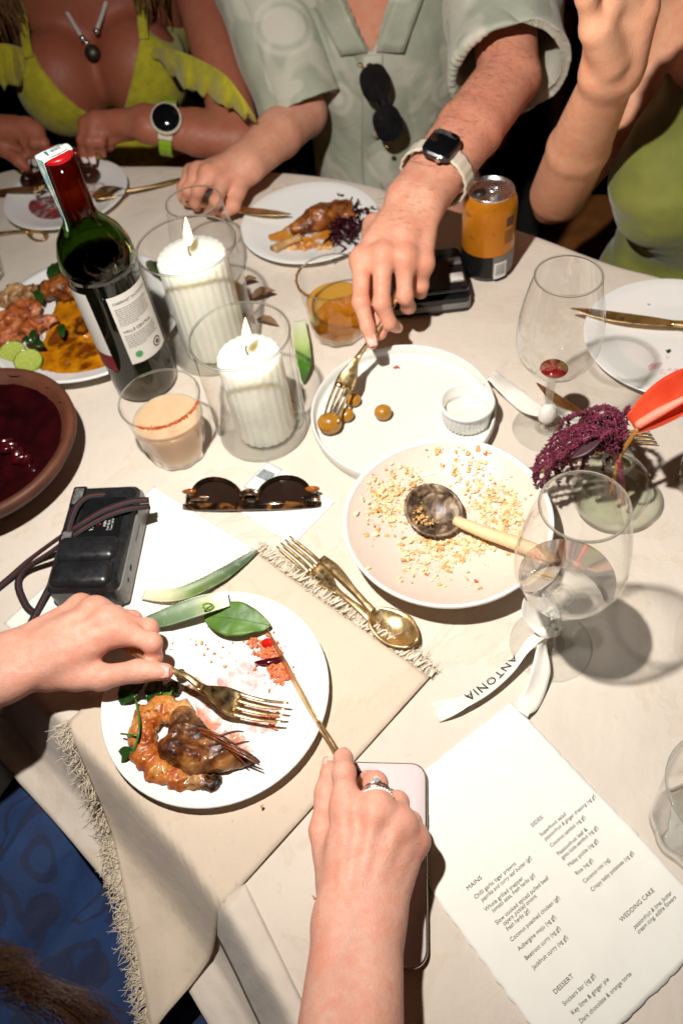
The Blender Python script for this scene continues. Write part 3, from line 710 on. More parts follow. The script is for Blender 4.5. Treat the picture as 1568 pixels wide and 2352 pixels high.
for s in (-1, 1):
    cl = [sh_pt(tc[0]-.040+s*.006, .125, .008), sh_pt(tc[0]-.040+s*.05, .215, .012), sh_pt(tc[0]-.040+s*.085, .20, .013), sh_pt(tc[0]-.040+s*.045, .12, .009)]
    obj('collar', gridm(lambda u, v: (np.array(cl[0])*(1-u)+np.array(cl[1])*u)*(1-v)+(np.array(cl[3])*(1-u)+np.array(cl[2])*u)*v, 8, 6), M_SHIRT, shirt, solid=.0016)
# ---------------------------------------------------------------- the woman in yellow
py_ = thing('person', 'woman in a bright yellow ruffled dress picking at her food with both hands', 'person', (-.30, 1.56, 0))
yc = np.array([-.285, 1.555, T])
def PE(x, y, h): return P(x, y, h)
hF = dict(wrist=P(338, 285, .070), mcp=[P(200, 285, .072), P(222, 276, .076), P(243, 279, .072), P(261, 290, .062)],
          pips=[P(190, 322, .058), P(207, 325, .058), P(230, 325, .055), P(256, 320, .047)],
          dips=[P(192, 350, .040), P(210, 352, .038), P(234, 344, .036), P(255, 336, .034)],
          tips=[P(197, 366, .030), P(215, 370, .028), P(238, 356, .028), P(250, 344, .026)],
          thumb=[P(300, 300, .055), P(240, 318, .045), P(205, 345, .035), P(190, 362, .03)])
wideF = nrm(P(330, 250, .07)-P(345, 315, .06))*-1
gF, fF = hand(**hF, wide=wideF, rf=.0080, kn=.0102, palm_r=.0125)
elF = P(548, 322, .035); gF.append((forearm(hF['wrist'], elF, wideF, .0215, .0320), .008, .014))
shF = yc+np.array([.185, -.02, .225]); gF.append(([C(elF, shF, .035, .044)], .03, .010))
hE = dict(wrist=P(-50, 290, .075), mcp=[P(84, 300, .066), P(62, 290, .072), P(36, 288, .072), P(12, 292, .068)],
          pips=[P(102, 330, .055), P(80, 328, .058), P(60, 326, .057), P(36, 324, .054)],
          dips=[P(106, 350, .040), P(83, 352, .040), P(66, 352, .040), P(46, 343, .041)],
          tips=[P(107, 362, .031), P(83, 365, .030), P(66, 364, .030), P(47, 354, .032)],
          thumb=[P(-20, 320, .055), P(10, 345, .045), P(45, 370, .035), P(60, 385, .028)])
wideE = nrm(P(-50, 260, .075)-P(-50, 320, .075))
gE, fE = hand(**hE, wide=wideE, rf=.0080, kn=.0102, palm_r=.0125)
elE = np.array([-.56, 1.38, T+.03]); gE.append((forearm(hE['wrist'], elE, wideE, .0215, .0320), .008, .014))
shE = yc+np.array([-.185, -.02, .225]); gE.append(([C(elE, shE, .035, .044)], .03, .010))
bL = yc+np.array([-.066, -.095, .050]); bR = yc+np.array([.066, -.095, .050])
ytr = [El(yc+UP*.10, (.150, .092, .20)), El(yc-UP*.16, (.145, .10, .16)), C(shE, shF, .050), El(bL, (.074, .076, .082)), El(bR, (.074, .076, .082)), C(shE+[.09, 0, .012], yc+[0, -.05, .19], .03, .028), C(shF+[-.09, 0, .012], yc+[0, -.05, .19], .03, .028)]
ylegs = [C(yc-UP*.2+[-.09, 0, 0], [-.42, 1.2, T-.22], .085, .06), C(yc-UP*.2+[.09, 0, 0], [-.24, 1.17, T-.22], .085, .06), C([-.42, 1.2, T-.22], [-.42, 1.22, .06], .055, .036), C([-.24, 1.17, T-.22], [-.24, 1.19, .06], .055, .036), C([-.42, 1.22, .05], [-.42, 1.1, .03], .034, .025), C([-.24, 1.19, .05], [-.24, 1.07, .03], .034, .025)]
hgy, haxy = head_groups(yc+UP*.26, yc+np.array([0, -.05, .42]), nrm(np.array([.1, -1, -.6])))
ygs = gE+gF+[(ytr, .022, .03), (ylegs, .05, .04)]+hgy
my = body(ygs, .0042)
obj('body', my, M_SKIN_TAN, py_, attr={'flush': flush(my[0], fE+fF+[(yc+[0, -.13, .12], .09, .6)])})
for i in range(4):
    nail(py_, hE['tips'][i], hE['dips'][i], nrm(np.array([.05, -.8, .5])), M_NAILW, L=.017, wd=.0115, lift=.0062, long=.003)
for i in range(2): nail(py_, hF['tips'][i], hF['dips'][i], nrm(np.array([.05, -.8, .5])), M_NAILW, L=.013, wd=.011, lift=.0062)
face_parts(py_, yc+np.array([0, -.05, .42]), haxy, M_HAIRBL)
lk = []
for s, n_ in ((-1, 60), (1, 60)):
    for i in range(n_):
        s0 = yc+np.array([s*rng.uniform(.07, .1), -.05, .40]); e0 = yc+np.array([s*rng.uniform(.085, .135), -.115+rng.normal(0, .008), rng.uniform(.115, .18)])
        lk.append(tube(spline([s0, s0*.5+e0*.5+rng.normal(0, .012, 3)+[s*.02, -.01, 0], e0], 10), [.003, .0028, .0008], 4))
obj('hair_lock', join(*lk), M_HAIRBL, py_)
b = NB('yellow_seersucker'); b.set(base=b.ramp(b.noise(60, 3), [(.3, '9d9410'), (.7, 'bcb020')]), rough=.85, sheen=.2); b.bump(b.vor(330), .5, .0016); M_YEL = b.m
def dress_y():
    gs = [([El(yc+UP*.10, (.157, .100, .205)), El(yc-UP*.16, (.155, .112, .175)), El(bL, (.081, .083, .090)), El(bR, (.081, .083, .090))], .022, .02)]
    lo, hi = bounds(gs); f = Field(lo, hi, .0042).groups(gs); X = f.X(); D = np.maximum(f.D, -(f.D+.011))
    x = X[..., 0]-yc[0]; z = X[..., 2]-T; y = X[..., 1]
    top = z-(-.035+np.abs(x)*1.75); top = np.where(np.abs(x) > .092, np.maximum(top, z-(.126-(np.abs(x)-.092)*1.0)), top)
    f.D = np.maximum(D, top).astype(np.float32); return f.mesh()
yd = obj('dress', dress_y(), M_YEL, py_); _sm = yd.modifiers.new('smooth', 'SMOOTH'); _sm.factor = .5; _sm.iterations = 4
def ytop(x, z): # front of the bust
    best = 9
    for c0, r in ((yc+UP*.10, (.157, .100, .205)), (bL, (.081, .083, .090)), (bR, (.081, .083, .090))):
        q = 1-((x-c0[0])/r[0])**2-((z+T-c0[2])/r[2])**2
        if q > 0: best = min(best, c0[1]-r[1]*math.sqrt(q))
    return best if best < 8 else yc[1]-.05
for s in (-1, 1):
    pts = [np.array([yc[0]+s*(.093+.012*t), ytop(yc[0]+s*.093, .115+.10*t)-.004, T+.115+.115*t]) for t in np.linspace(0, 1, 8)]
    obj('strap', tube(pts, .008, 8, sx=1, sy=.3, up=(0, 1, 0)), M_YEL, yd)
    # off-shoulder flounce hanging over the upper arm
    if s > 0:
        top_ = [Yp(338, 108, 1.43), Yp(392, 112, 1.34), Yp(455, 135, 1.27), Yp(520, 175, 1.20), Yp(565, 235, 1.155)]
        bot_ = [Yp(352, 122, 1.42), Yp(398, 180, 1.33), Yp(455, 215, 1.26), Yp(520, 245, 1.195), Yp(592, 288, 1.15)]
    else:
        top_ = [Yp(72, 118, 1.445), Yp(45, 108, 1.41), Yp(10, 100, 1.39), Yp(-45, 104, 1.38), Yp(-90, 130, 1.39)]
        bot_ = [Yp(78, 135, 1.44), Yp(60, 180, 1.40), Yp(20, 200, 1.375), Yp(-40, 210, 1.365), Yp(-95, 230, 1.37)]
    tp = spline(top_, 60); bt = spline(bot_, 60)
    def ruf(u, v):
        i = int(round(u*(len(tp)-1))); wv = math.sin(u*38)*.010*v+math.sin(u*17+1)*.008*v
        p = tp[i]*(1-v)+bt[i]*v; o = nrm(p-(yc+np.array([s*.12, .05, .05]))); return p+o*(wv+.012*math.sin(math.pi*v))-UP*.004*math.sin(u*60)*(v > .95)
    obj('ruffle', gridm(ruf, 61, 14), M_YEL, yd, solid=.0008)
# ---------------------------------------------------------------- the woman in olive, elbow at the table edge, palm raised
po = thing('person', 'woman in an olive green dress raising one open palm beside the table', 'person', (.59, .88, 0))
elG = Yp(1284, 446, .945); wrG = Yp(1402, 168, .80); palm = lambda x, y, d=.795: Yp(x, y, d)
hG = dict(wrist=wrG, mcp=[palm(1378, 8, .785), palm(1408, -8, .780), palm(1443, -2, .785), palm(1474, 14, .795)],
          pips=[palm(1360, -80, .765), palm(1400, -110, .76), palm(1450, -105, .765), palm(1500, -60, .78)],
          dips=[palm(1352, -125, .745), palm(1396, -165, .735), palm(1455, -158, .745), palm(1515, -100, .765)],
          tips=[palm(1345, -160, .73), palm(1392, -205, .715), palm(1458, -200, .73), palm(1525, -130, .75)],
          thumb=[palm(1395, 140, .79), palm(1362, 66, .775), palm(1346, -10, .768), palm(1335, -70, .76)])
wideG = nrm(palm(1470, 192, .80)-palm(1370, 192, .80))
gG, fG = hand(**hG, wide=wideG, rf=.0085, kn=.0108, palm_r=.0135)
gG[-1][0].extend([C(palm(1448, 140, .792), palm(1476, 20, .786), .0145, .0150)])
gG.append(([C(palm(1402, 140, .782), palm(1374, 66, .772), .0155, .0150)], .008, .010))
gG.append((forearm(wrG, elG, wideG, .0195, .0345, .008), .008, .014))
shG = Yp(1596, 50, 1.02); gG.append(([C(elG+[.010, .014, -.004], shG, .031, .044), El(Yp(1255, 486, .955), .015)], .03, .012))
oc = np.array([.590, .880, T])
MO = np.stack([nrm([-.70, -.71, 0]), nrm([.71, -.70, 0]), UP], 1)
otr = [El(oc+UP*.08, (.100, .145, .21), MO), El(oc-UP*.16, (.115, .155, .17), MO), C(shG, shG+[.20, -.24, .0], .050), El(oc+nrm([-.75, -.65, 0])*.085+UP*.06+[-.05, .05, 0], (.07,)*3), El(oc+nrm([-.75, -.65, 0])*.085+UP*.06+[.05, -.05, 0], (.07,)*3),
       C(shG+[.20, -.24, 0], [.84, .60, T+.02], .045, .038), C([.84, .60, T+.02], [.72, .50, T+.035], .035, .025), C(oc-UP*.2+[-.05, .06, 0], [.36, .66, T-.24], .085, .06), C(oc-UP*.2+[.06, -.06, 0], [.44, .55, T-.24], .085, .06), C([.36, .66, T-.24], [.38, .68, .06], .055, .036), C([.44, .55, T-.24], [.46, .57, .06], .055, .036), C([.38, .68, .05], [.30, .60, .03], .034, .025), C([.46, .57, .05], [.38, .49, .03], .034, .025)]
otr += [C([.72, .50, T+.035], [.68+.012*i, .44-.006*i, T+.014], .012, .008) for i in range(-1, 4)]
hgo, haxo = head_groups(oc+UP*.28, oc+np.array([-.03, -.03, .44]), nrm([-.8, -.55, -.3]))
mo = body(gG+[(otr, .03, .03)]+hgo, .0034)
obj('body', mo, M_SKIN_OLIVE, po, attr={'pale': flush(mo[0], [(palm(1410, 60, .77), .045, .9), (palm(1450, 100, .77), .03, .7)]), 'flush': flush(mo[0], [(palm(1360, 110, .78), .03, .5), (palm(1465, 60, .78), .03, .5), (wrG, .022, .3), (elG, .035, .6), (palm(1415, 10, .78), .03, .35)])})
face_parts(po, oc+np.array([-.03, -.03, .44]), haxo, M_HAIRD)
b = NB('olive_ribbed_jersey'); wv = b.n('ShaderNodeTexWave'); wv.bands_direction = 'DIAGONAL'; wv.inputs['Scale'].default_value = 70; b.l(b.coord(), wv.inputs[0])
b.set(base=b.ramp(b.noise(14, 4), [(.3, '5d6020'), (.7, '787a2e')]), rough=.8, sheen=.2); p_ = b.bump(wv.outputs['Fac'], .08, .0006); b.bump(b.noise(18, 3), .4, .006, p_); M_OLIVE = b.m
def dress_o():
    gs = [([El(oc+UP*.07, (.112, .158, .215), MO), El(oc-UP*.16, (.135, .178, .20), MO), C(oc-UP*.2+[-.05, .06, 0], [.37, .68, T-.235], .098, .075), C(oc-UP*.2+[.06, -.06, 0], [.45, .57, T-.235], .098, .075), El(oc+nrm([-.75, -.65, 0])*.085+UP*.06+[-.05, .05, 0], (.078,)*3), El(oc+nrm([-.75, -.65, 0])*.085+UP*.06+[.05, -.05, 0], (.078,)*3)], .05, .02)]
    m = body(gs, .005, lambda X: X[..., 2]-(T+.16))
    return wrinkle(*m, lambda p: .006*fbm((p[0]*6+p[2]*9, p[1]*6, p[2]*16-p[0]*6), 1, 3))
obj('dress', dress_o(), M_OLIVE, po)
# ================================================================ linen, paper
def bandm(pts, wid, thick, side, n=10, cap=True):
    """flat bar with an elliptic section; side: vector (or list) across the bar"""
    pts = np.asarray(pts, float); m = len(pts); wid = np.interp(np.linspace(0, 1, m), np.linspace(0, 1, len(np.atleast_1d(wid))), np.atleast_1d(wid)); thick = np.interp(np.linspace(0, 1, m), np.linspace(0, 1, len(np.atleast_1d(thick))), np.atleast_1d(thick))
    sd = np.broadcast_to(np.asarray(side, float), (m, 3)) if np.ndim(side) == 1 else np.asarray(side, float)
    V = []
    for i in range(m):
        t = nrm(pts[min(i+1, m-1)]-pts[max(i-1, 0)]); x = nrm(sd[i]-t*(sd[i]@t)); y = np.cross(t, x)
        for k in range(n):
            a = 2*math.pi*k/n; ca, sa = math.cos(a), math.sin(a); V.append(pts[i]+x*wid[i]/2*np.sign(ca)*abs(ca)**.8+y*thick[i]/2*np.sign(sa)*abs(sa)**.6)
    Fc = [(i*n+k, i*n+(k+1) % n, (i+1)*n+(k+1) % n, (i+1)*n+k) for i in range(m-1) for k in range(n)]
    if cap: Fc += [tuple(range(n))[::-1], tuple((m-1)*n+k for k in range(n))]
    return np.array(V), Fc
def arclen(pts): return np.r_[0, np.cumsum(np.linalg.norm(np.diff(pts, axis=0), axis=1))]
def at_s(pts, s):
    a = arclen(pts); return np.array([np.interp(s, a, pts[:, k]) for k in range(3)]).T
# ---- the long fringed napkin under the plate, hanging over the edge
nA = P(590, 1275)[:2]; nB = P(985, 1560)[:2]; nD = nrm(P(575, 2015)[:2]-nB)
def nap(u, v, lift=.0022):
    q = nA+(nB-nA)*u+nD*v*(.228+.118*u); e = outside(q)
    # past the edge the right side of the napkin slips a little further round
    h = lap_h(e)+lift + (.0016*fbm((q[0]*16, q[1]*16, 3), 1, 3)+.0012 if e < 0 else .004*fbm((q[0]*18, q[1]*18, 3), 1, 3)+.004)
    return np.array([q[0], q[1], T+h])
np_t = thing('napkin', 'long beige linen napkin with frayed ends under the prawn plate', 'napkin', (*((nA+nB)/2), T))
obj('cloth', gridm(nap, 44, 70), M_NAPKIN, np_t, solid=.0012)
M_THREAD = pm('linen_thread', 'd8cab3', .9, var=.12, vscale=200)
def fringe(n, v0, dirv, ln, lumps=0):
    ms = []
    for i in range(n):
        u = rng.uniform(0, 1); p = nap(u, v0, .0030); clump = .004*math.sin(u*90)
        d = nrm(np.array([*(dirv*nD), 0])+np.array([*(nB-nA), 0])*rng.normal(0, 2.2)+np.array([0, 0, rng.uniform(-.1, .35)]))
        L_ = ln*rng.uniform(.5, 1.15); q = [p, p+d*L_*.4+rng.normal(0, .0012, 3), p+d*L_*.75+rng.normal(0, .0025, 3)*[1, 1, .5], p+d*L_+rng.normal(0, .004, 3)*[1, 1, .4]]
        q = [np.array([a[0], a[1], max(a[2], T+lap_h(outside(a))+.001)]) for a in q]
        ms.append(tube(spline(q, 9), [.00034, .00034, .00018], 4, cap=False))
    return join(*ms)
obj('fringe', fringe(520, 0.0, -1, .012), M_THREAD, np_t, kind='stuff'); obj('fringe', fringe(560, 1.0, 1, .013), M_THREAD, np_t, kind='stuff')
# twisted knots along the tabletop fringe
kn_ = []
for i in range(30):
    u = (i+.5)/30+rng.uniform(-.01, .01); p = nap(u, 0, .0035)-np.array([*nD, 0])*.006
    a = [p+np.array([*(nB-nA), 0])*.02*math.sin(t)*1.0+np.array([*nD, 0])*.006*math.cos(t*2+i)+UP*(.002+.002*math.sin(t+i)) for t in np.linspace(-2.2, 2.2, 9)]
    kn_.append(tube(a, .0011, 5))
obj('fringe_knots', join(*kn_), M_THREAD, np_t, kind='stuff')
# ---- a folded tube of cloth along the edge beside the napkin
def fold2(u, v):
    s0 = P(560, 2035)[:2]; s1 = P(735, 2400)[:2]; ax = nrm(s1-s0); pr = np.array([-ax[1], ax[0]]); pr = pr if pr@np.array([1, 1]) < 0 else -pr
    q = s0+(s1-s0)*u+pr*(v*.040-.002); e = outside(q); bul = .006*math.sin(math.pi*min(1, v*1.02))*(1-.5*u)*min(1, u*12+.1)
    return np.array([q[0], q[1], T+lap_h(e)+.003+bul+.003*fbm((q[0]*40, q[1]*40, 1), 1, 2)])
obj('linen_fold', gridm(fold2, 30, 14), M_CLOTH, solid=.0012, label='loose fold of linen rolling over the table edge beside the napkin', cat='cloth')
# ---- paper
def deckle(cor, h, bend=None, nu=46, nv=60, amp=.0009):
    a, b_, d = [np.asarray(c, float) for c in cor]     # corner, corner along u, corner along v
    def f(u, v):
        p = a+(b_-a)*u+(d-a)*v; e = min(u, 1-u, v, 1-v)
        if e < 1e-6: p = p+(nrm(b_-a)*(u-.5)*2*(u in (0, 1))+nrm(d-a)*(v-.5)*2*(v in (0, 1)))*amp*fbm((p[0]*160, p[1]*160, 7), 1, 3)*1.6
        z = T+h+.0004*fbm((p[0]*22, p[1]*22, 2), 1, 2)+.0004
        if bend: z += bend(u, v)
        return np.array([p[0], p[1], z])
    return gridm(f, nu, nv)
mA_, mB_, mC_ = P(853, 1866), P(1174, 1614), P(1685, 2098)
mu = nrm(mB_-mA_); mv = nrm(mC_-mB_); mv = nrm(mv-mu*(mv@mu)); mA_ = mB_-mu*.1490
mD_ = mA_+mv*.2130
menu = thing('menu_card', 'printed wedding menu on deckle-edged white paper beside the phone', 'menu', mA_)
mbend = lambda u, v: .0007+.006*max(0, u-.8)**2*25*.5*math.exp(-((v-.62)/.2)**2)
obj('sheet', deckle((mA_, mB_, mD_), .0006, mbend), M_PAPER, menu, solid=.0005)
Z8 = lambda x, y: P(x*.5+784, y*.5+1662, .002)
LINES = [("MAINS", 580, 768, 640, 705, 0), ("Chilli garlic tiger prawns", 615, 808, 792, 636, 0), ("paprika and curry leaf butter (gf)", 645, 820, 860, 606, 1), ("Whole grilled snapper", 662, 865, 828, 705, 0), ("tomato salsa, fresh herbs (gf)", 695, 870, 880, 690, 1),
 ("Slow cooked spiced pulled beef", 712, 925, 938, 695, 0), ("capers, pickled onions,", 745, 930, 890, 785, 1), ("fresh herbs (gf)", 760, 955, 858, 855, 1), ("Coconut poached chicken (gf)", 780, 1003, 990, 790, 0), ("Aubergine moju (vg gf)", 815, 1045, 975, 882, 0), ("Beetroot curry (vg gf)", 848, 1088, 998, 935, 0), ("Jackfruit curry (vg gf)", 882, 1130, 1030, 975, 0),
 ("SIDES", 875, 478, 922, 430, 0), ("Superfood salad", 915, 520, 1022, 410, 0), ("passionfruit & ginger dressing (vg gf)", 935, 540, 1150, 322, 1), ("Coconut sambol (vg gf)", 963, 570, 1112, 425, 0), ("Passionfruit leaf &", 995, 608, 1120, 480, 0), ("gotu kola sambol (vg gf)", 1015, 625, 1168, 472, 0), ("Malay pickle (vg gf)", 1045, 660, 1172, 535, 0), ("Rice (vg gf)", 1080, 698, 1152, 628, 0), ("Coconut roti (vg)", 1115, 735, 1226, 622, 0), ("Crispy baby potatoes (vg gf)", 1150, 773, 1330, 588, 0),
 ("WEDDING CAKE", 1285, 912, 1425, 758, 0), ("passionfruit & lime, butter", 1345, 945, 1505, 768, 1), ("cream icing, edible flowers", 1362, 968, 1525, 790, 1), ("DESSERT", 980, 1245, 1058, 1155, 0), ("Snickers bar (vg gf)", 1022, 1298, 1158, 1152, 0), ("Key lime & ginger pie", 1060, 1340, 1220, 1168, 0), ("Dark chocolate & orange torte", 1098, 1380, 1320, 1140, 0)]
for s, x0, y0, x1, y1, it in LINES:
    a = Z8(x0, y0); b_ = Z8(x1, y1); hd = s.isupper(); V, Fc = text_mesh(s, .0042 if hd else .0040, shear=.28 if it else 0)
    wd = V[:, 0].max(); sc = min(1.35, max(.6, np.linalg.norm(b_-a)/wd)); V = V*np.array([sc, 1, 1])
    loc = ((a-mA_)@mu, (a-mA_)@mv); Vw = mA_+np.outer(loc[0]+V[:, 0], mu)+np.outer(loc[1]-V[:, 1], mv)
    for i, q in enumerate(Vw): uu, vv = (q-mA_)@mu/.149, (q-mA_)@mv/.213; Vw[i, 2] = T+.0006+.0004+mbend(uu, vv)+.0004*fbm((q[0]*22, q[1]*22, 2), 1, 2)+.0007
    obj('lettering', (Vw, Fc), M_INK, menu, smooth=False)
sB = P(355, 1118); sA_ = P(582, 1260); sC_ = P(10, 1433)
obj('paper_sheet', deckle((sB, sA_, sC_), .0006), M_PAPER, solid=.0005, label='blank white deckle-edged sheet lying under the strapped camera', cat='paper')
q0, q1, q2 = P(770, 1153), P(672, 1255), P(640, 1075)
obj('paper_sheet', deckle((q0, q1, q2), .0006), M_PAPER, solid=.0005, label='small white paper sheet lying under the tortoiseshell sunglasses', cat='paper')
tg = thing('printed_tag', 'small pale tag with grey print poking out from under the sunglasses', 'tag', P(600, 1090))
ta, tb_, td = P(560, 1120), P(595, 1140), P(615, 1062)
obj('card', deckle((ta, tb_, td), .0018, nu=8, nv=10, amp=.0001), pm('pale_tag', 'c9cdca', .6, var=.03), tg, solid=.0004)
obj('print', deckle((ta+(tb_-ta)*.15+(td-ta)*.45, ta+(tb_-ta)*.85+(td-ta)*.45, ta+(tb_-ta)*.15+(td-ta)*.75), .0026, nu=8, nv=10, amp=.001), pm('grey_print', '7d8484', .6, var=.4, vscale=300), tg)
# ================================================================ crockery
def plate(name, label, c, R, mat, prof, group=None, parts=True, lift=0.0):
    t = thing(name, label, 'plate', (c[0], c[1], T+lift), group)
    obj('dish', xf(lathe([(r*R, z) for r, z in prof], 72), (c[0], c[1], T+lift)), mat, t); return t
COUPE = [(0, .0035), (.5, .0035), (.56, .0008), (.62, .0008), (.66, .004), (.85, .0088), (.99, .0128), (1.0, .0136), (.995, .0146), (.985, .0148), (.85, .0112), (.66, .0068), (.56, .0056), (0, .0054)]
def coupe_h(r, R): q = [(0, .0054), (.56, .0056), (.66, .0068), (.85, .0112), (.985, .0148)]; return float(np.interp(r/R, [a for a, _ in q], [b_ for _, b_ in q]))
MP = np.array([-.1332, .3088]); MPR = .100
plate('dinner_plate', 'white dinner plate with grilled prawn, green leaves and red crumbs', MP, MPR, M_PLATE, COUPE, lift=.003)
YPL = np.array([-.337, 1.166]); plate('dinner_plate', 'beet-stained white plate under the hands of the woman in yellow', YPL, .0955, M_PLATE, COUPE)
MNP = np.array([.020, .991]); plate('dinner_plate', 'white plate with chicken drumstick and shredded beetroot', MNP, .097, M_PLATE, COUPE)
RPL = np.array([.405, .655]); plate('dinner_plate', 'nearly empty white plate with a gold knife across it', RPL, .101, M_PLATE, COUPE)
PLT = np.array([-.283, .858]); plate('serving_platter', 'large white platter of curry sauce, prawn shells and lime halves', PLT, .128, M_PLATE, [(0, .004), (.6, .004), (.66, .001), (.72, .001), (.76, .006), (.97, .016), (1.0, .019), (.995, .021), (.95, .019), (.78, .0095), (.7, .008), (0, .0075)])
TRY = np.array([.0833, .605]); TRR = .1005
plate('rimmed_plate', 'flat white stoneware plate with upright rim holding baby potatoes', TRY, TRR, M_TRAY, [(0, .003), (.90, .003), (.95, .0008), (.97, .002), (1.0, .012), (1.0, .0195), (.99, .021), (.972, .0205), (.965, .012), (.955, .0078), (.93, .0065), (0, .0062)])
BWL = np.array([.0975, .4385]); BWR = .0985
bprof = [(0, .0055), (.30, .0055), (.33, .0005), (.38, .0005), (.42, .005), (.62, .012), (.84, .024), (.97, .0345), (1.0, .0365), (1.0, .038), (.985, .0385), (.965, .0365), (.82, .0265), (.62, .0160), (.4, .0098), (.2, .0078), (0, .0075)]
def bowl_h(r): q = [(0, .0075), (.2, .0078), (.4, .0098), (.62, .0160), (.82, .0265), (.965, .0365)]; return float(np.interp(r/BWR, [a for a, _ in q], [b_ for _, b_ in q]))
tbw = thing('shallow_bowl', 'shallow cream bowl scattered with coconut sambol crumbs', 'bowl', (*BWL, T))
obj('dish', xf(lathe([(r*BWR, z) for r, z in bprof], 80), (*BWL, T)), M_BOWL, tbw)
obj('glazed_rim', xf(lathe([(BWR*.955, .0362), (BWR*.97, .0380), (BWR*.986, .0393), (BWR*1.001, .0388), (BWR*1.004, .0372), (BWR*1.0, .0352)], 80), (*BWL, T)), M_PLATE, tbw)
M_TERRA = pm('terracotta', '5a301c', .62, var=.22, vscale=30, bump=.35, bscale=70, bdist=.002)
TER = np.array([-.383, .628]); TRR2 = .1145
tt = thing('terracotta_bowl', 'brown terracotta bowl of dark red beetroot curry', 'bowl', (*TER, T))
obj('pot', xf(lathe([(0, .004), (.6*TRR2, .004), (.72*TRR2, .008), (.92*TRR2, .030), (1.0*TRR2, .043), (1.0*TRR2, .049), (.97*TRR2, .052), (.92*TRR2, .050), (.86*TRR2, .044), (.80*TRR2, .032), (.6*TRR2, .014), (0, .012)], 72), (*TER, T)), M_TERRA, tt)
b = NB('beetroot_curry'); b.set(base=b.ramp(b.noise(40, 4), [(.3, (.010, .0015, .002)), (.75, (.035, .003, .004))]), rough=.08, spec=.6, coat=.6, coatr=.04); b.bump(b.noise(30, 3), .25, .004)
def curry(u, v): r = v*.885*TRR2; a = u*2*math.pi; r *= 1+.03*v*fbm((math.cos(a)*3, math.sin(a)*3, 0), 1, 2); return np.array([TER[0]+r*math.cos(a), TER[1]+r*math.sin(a), T+.0405+.0012*fbm((r*math.cos(a)*40, r*math.sin(a)*40, 1), 1, 3)+.0016*(v > .96)])
obj('curry', gridm(curry, 72, 20, True), b.m, tt)
for i in range(7):
    a = -2.2+i*.35; c_ = P(8+i*9, 1020+i*7, .043); obj('beetroot_piece', chunk(c_, (.012, .007, .004), ICO2, .12), pm('beet_piece', (.045, .002, .004), .2, var=.3), tt)
obj('splash', gridm(lambda u, v: np.array([TER[0]+(TRR2*(.885+.075*v*max(0, fbm((math.cos(6.283*u)*4, math.sin(6.283*u)*4, 5), 1, 3)+.35)))*math.cos(6.283*u), TER[1]+(TRR2*(.885+.075*v*max(0, fbm((math.cos(6.283*u)*4, math.sin(6.283*u)*4, 5), 1, 3)+.35)))*math.sin(6.283*u), T+.0425+.0065*v]), 120, 3, True), b.m, tt)
RMK = P(1072, 922, .035)[:2]
rm = thing('ramekin', 'small white ribbed ramekin with traces of garlic sauce', 'ramekin', (*RMK, T+.0064))
obj('cup', xf(lathe([(0, .001), (.0225, .001), (.0255, .004), (.0275, .022), (.0278, .0245)], 144, wav=lambda a, z: 1+.022*math.cos(36*a)*(1 if .003 < z < .023 else 0)), (*RMK, T+.0064)), M_PLATE, rm)
obj('lip', xf(lathe([(.0278, .0242), (.0292, .026), (.0294, .0285), (.0285, .0298), (.0265, .0298), (.0255, .0285), (.0245, .012), (.022, .007), (0, .0062)], 72), (*RMK, T+.0064)), M_PLATE, rm)
obj('sauce', xf(gridm(lambda u, v: np.array([v*.0225*(1+.08*math.sin(5*6.283*u+1))*math.cos(6.283*u), v*.0225*(1+.08*math.sin(5*6.283*u+1))*math.sin(6.283*u), .0085+.004*v**4+.0008*math.sin(u*40)*v]), 40, 8, True), (*RMK, T+.0064)), pm('garlic_sauce', 'e6dcc2', .3, var=.05, vscale=120, bump=.3, bscale=250, bdist=.001), rm)
# ================================================================ cutlery
def fork(label, pts, side, hw=.0065, group=None, hl=None):
    """pts: tine tips -> handle end"""
    pts = spline(pts, 72); a = arclen(pts); side = nrm(side); t = thing('fork', label, 'fork', pts[len(pts)//2], group)
    ms = []
    for i in range(4):
        x = (i-1.5)*.0062; s = np.linspace(0, .046, 10); c_ = at_s(pts, s)
        tg_ = np.array([nrm(at_s(pts, q+.004)-at_s(pts, max(0, q-.004))) for q in s])
        c_ = c_+side*x*np.linspace(.90, 1.0, 10)[:, None]; ms.append(bandm(c_, [.0016, .0028, .0031, .0034], [.0010, .0018, .0022], side))
    s = np.linspace(.042, .082, 16); c_ = at_s(pts, s); wd = np.interp(s, [.042, .05, .058, .066, .074, .082], [.0222, .0228, .021, .0150, .0085, .0066])
    cup = []
    for q in range(16):
        tgt = nrm(at_s(pts, s[q]+.004)-at_s(pts, s[q]-.004)); up = np.cross(side, tgt); up = up*np.sign(up[2]+1e-9)
        for k in range(9):
            v = (k-4)/4; cup.append(c_[q]+side*v*wd[q]/2+up*(.0024*(v*v-1)*(wd[q]/.022)))
    F_ = [(q*9+k, q*9+k+1, (q+1)*9+k+1, (q+1)*9+k) for q in range(15) for k in range(8)]
    hd = obj('head', (np.array(cup), F_), M_GOLD, t, solid=.0020)
    for m_ in ms: obj('tine', m_, M_GOLD, t)
    s = np.linspace(.078, a[-1], 22); obj('handle', bandm(at_s(pts, s), [hw, hw*.85, hw*.9, hw*1.2, hw*1.5, hw*1.3], [.0030, .0034, .0032, .0028, .0024], side), M_GOLD, t); return t
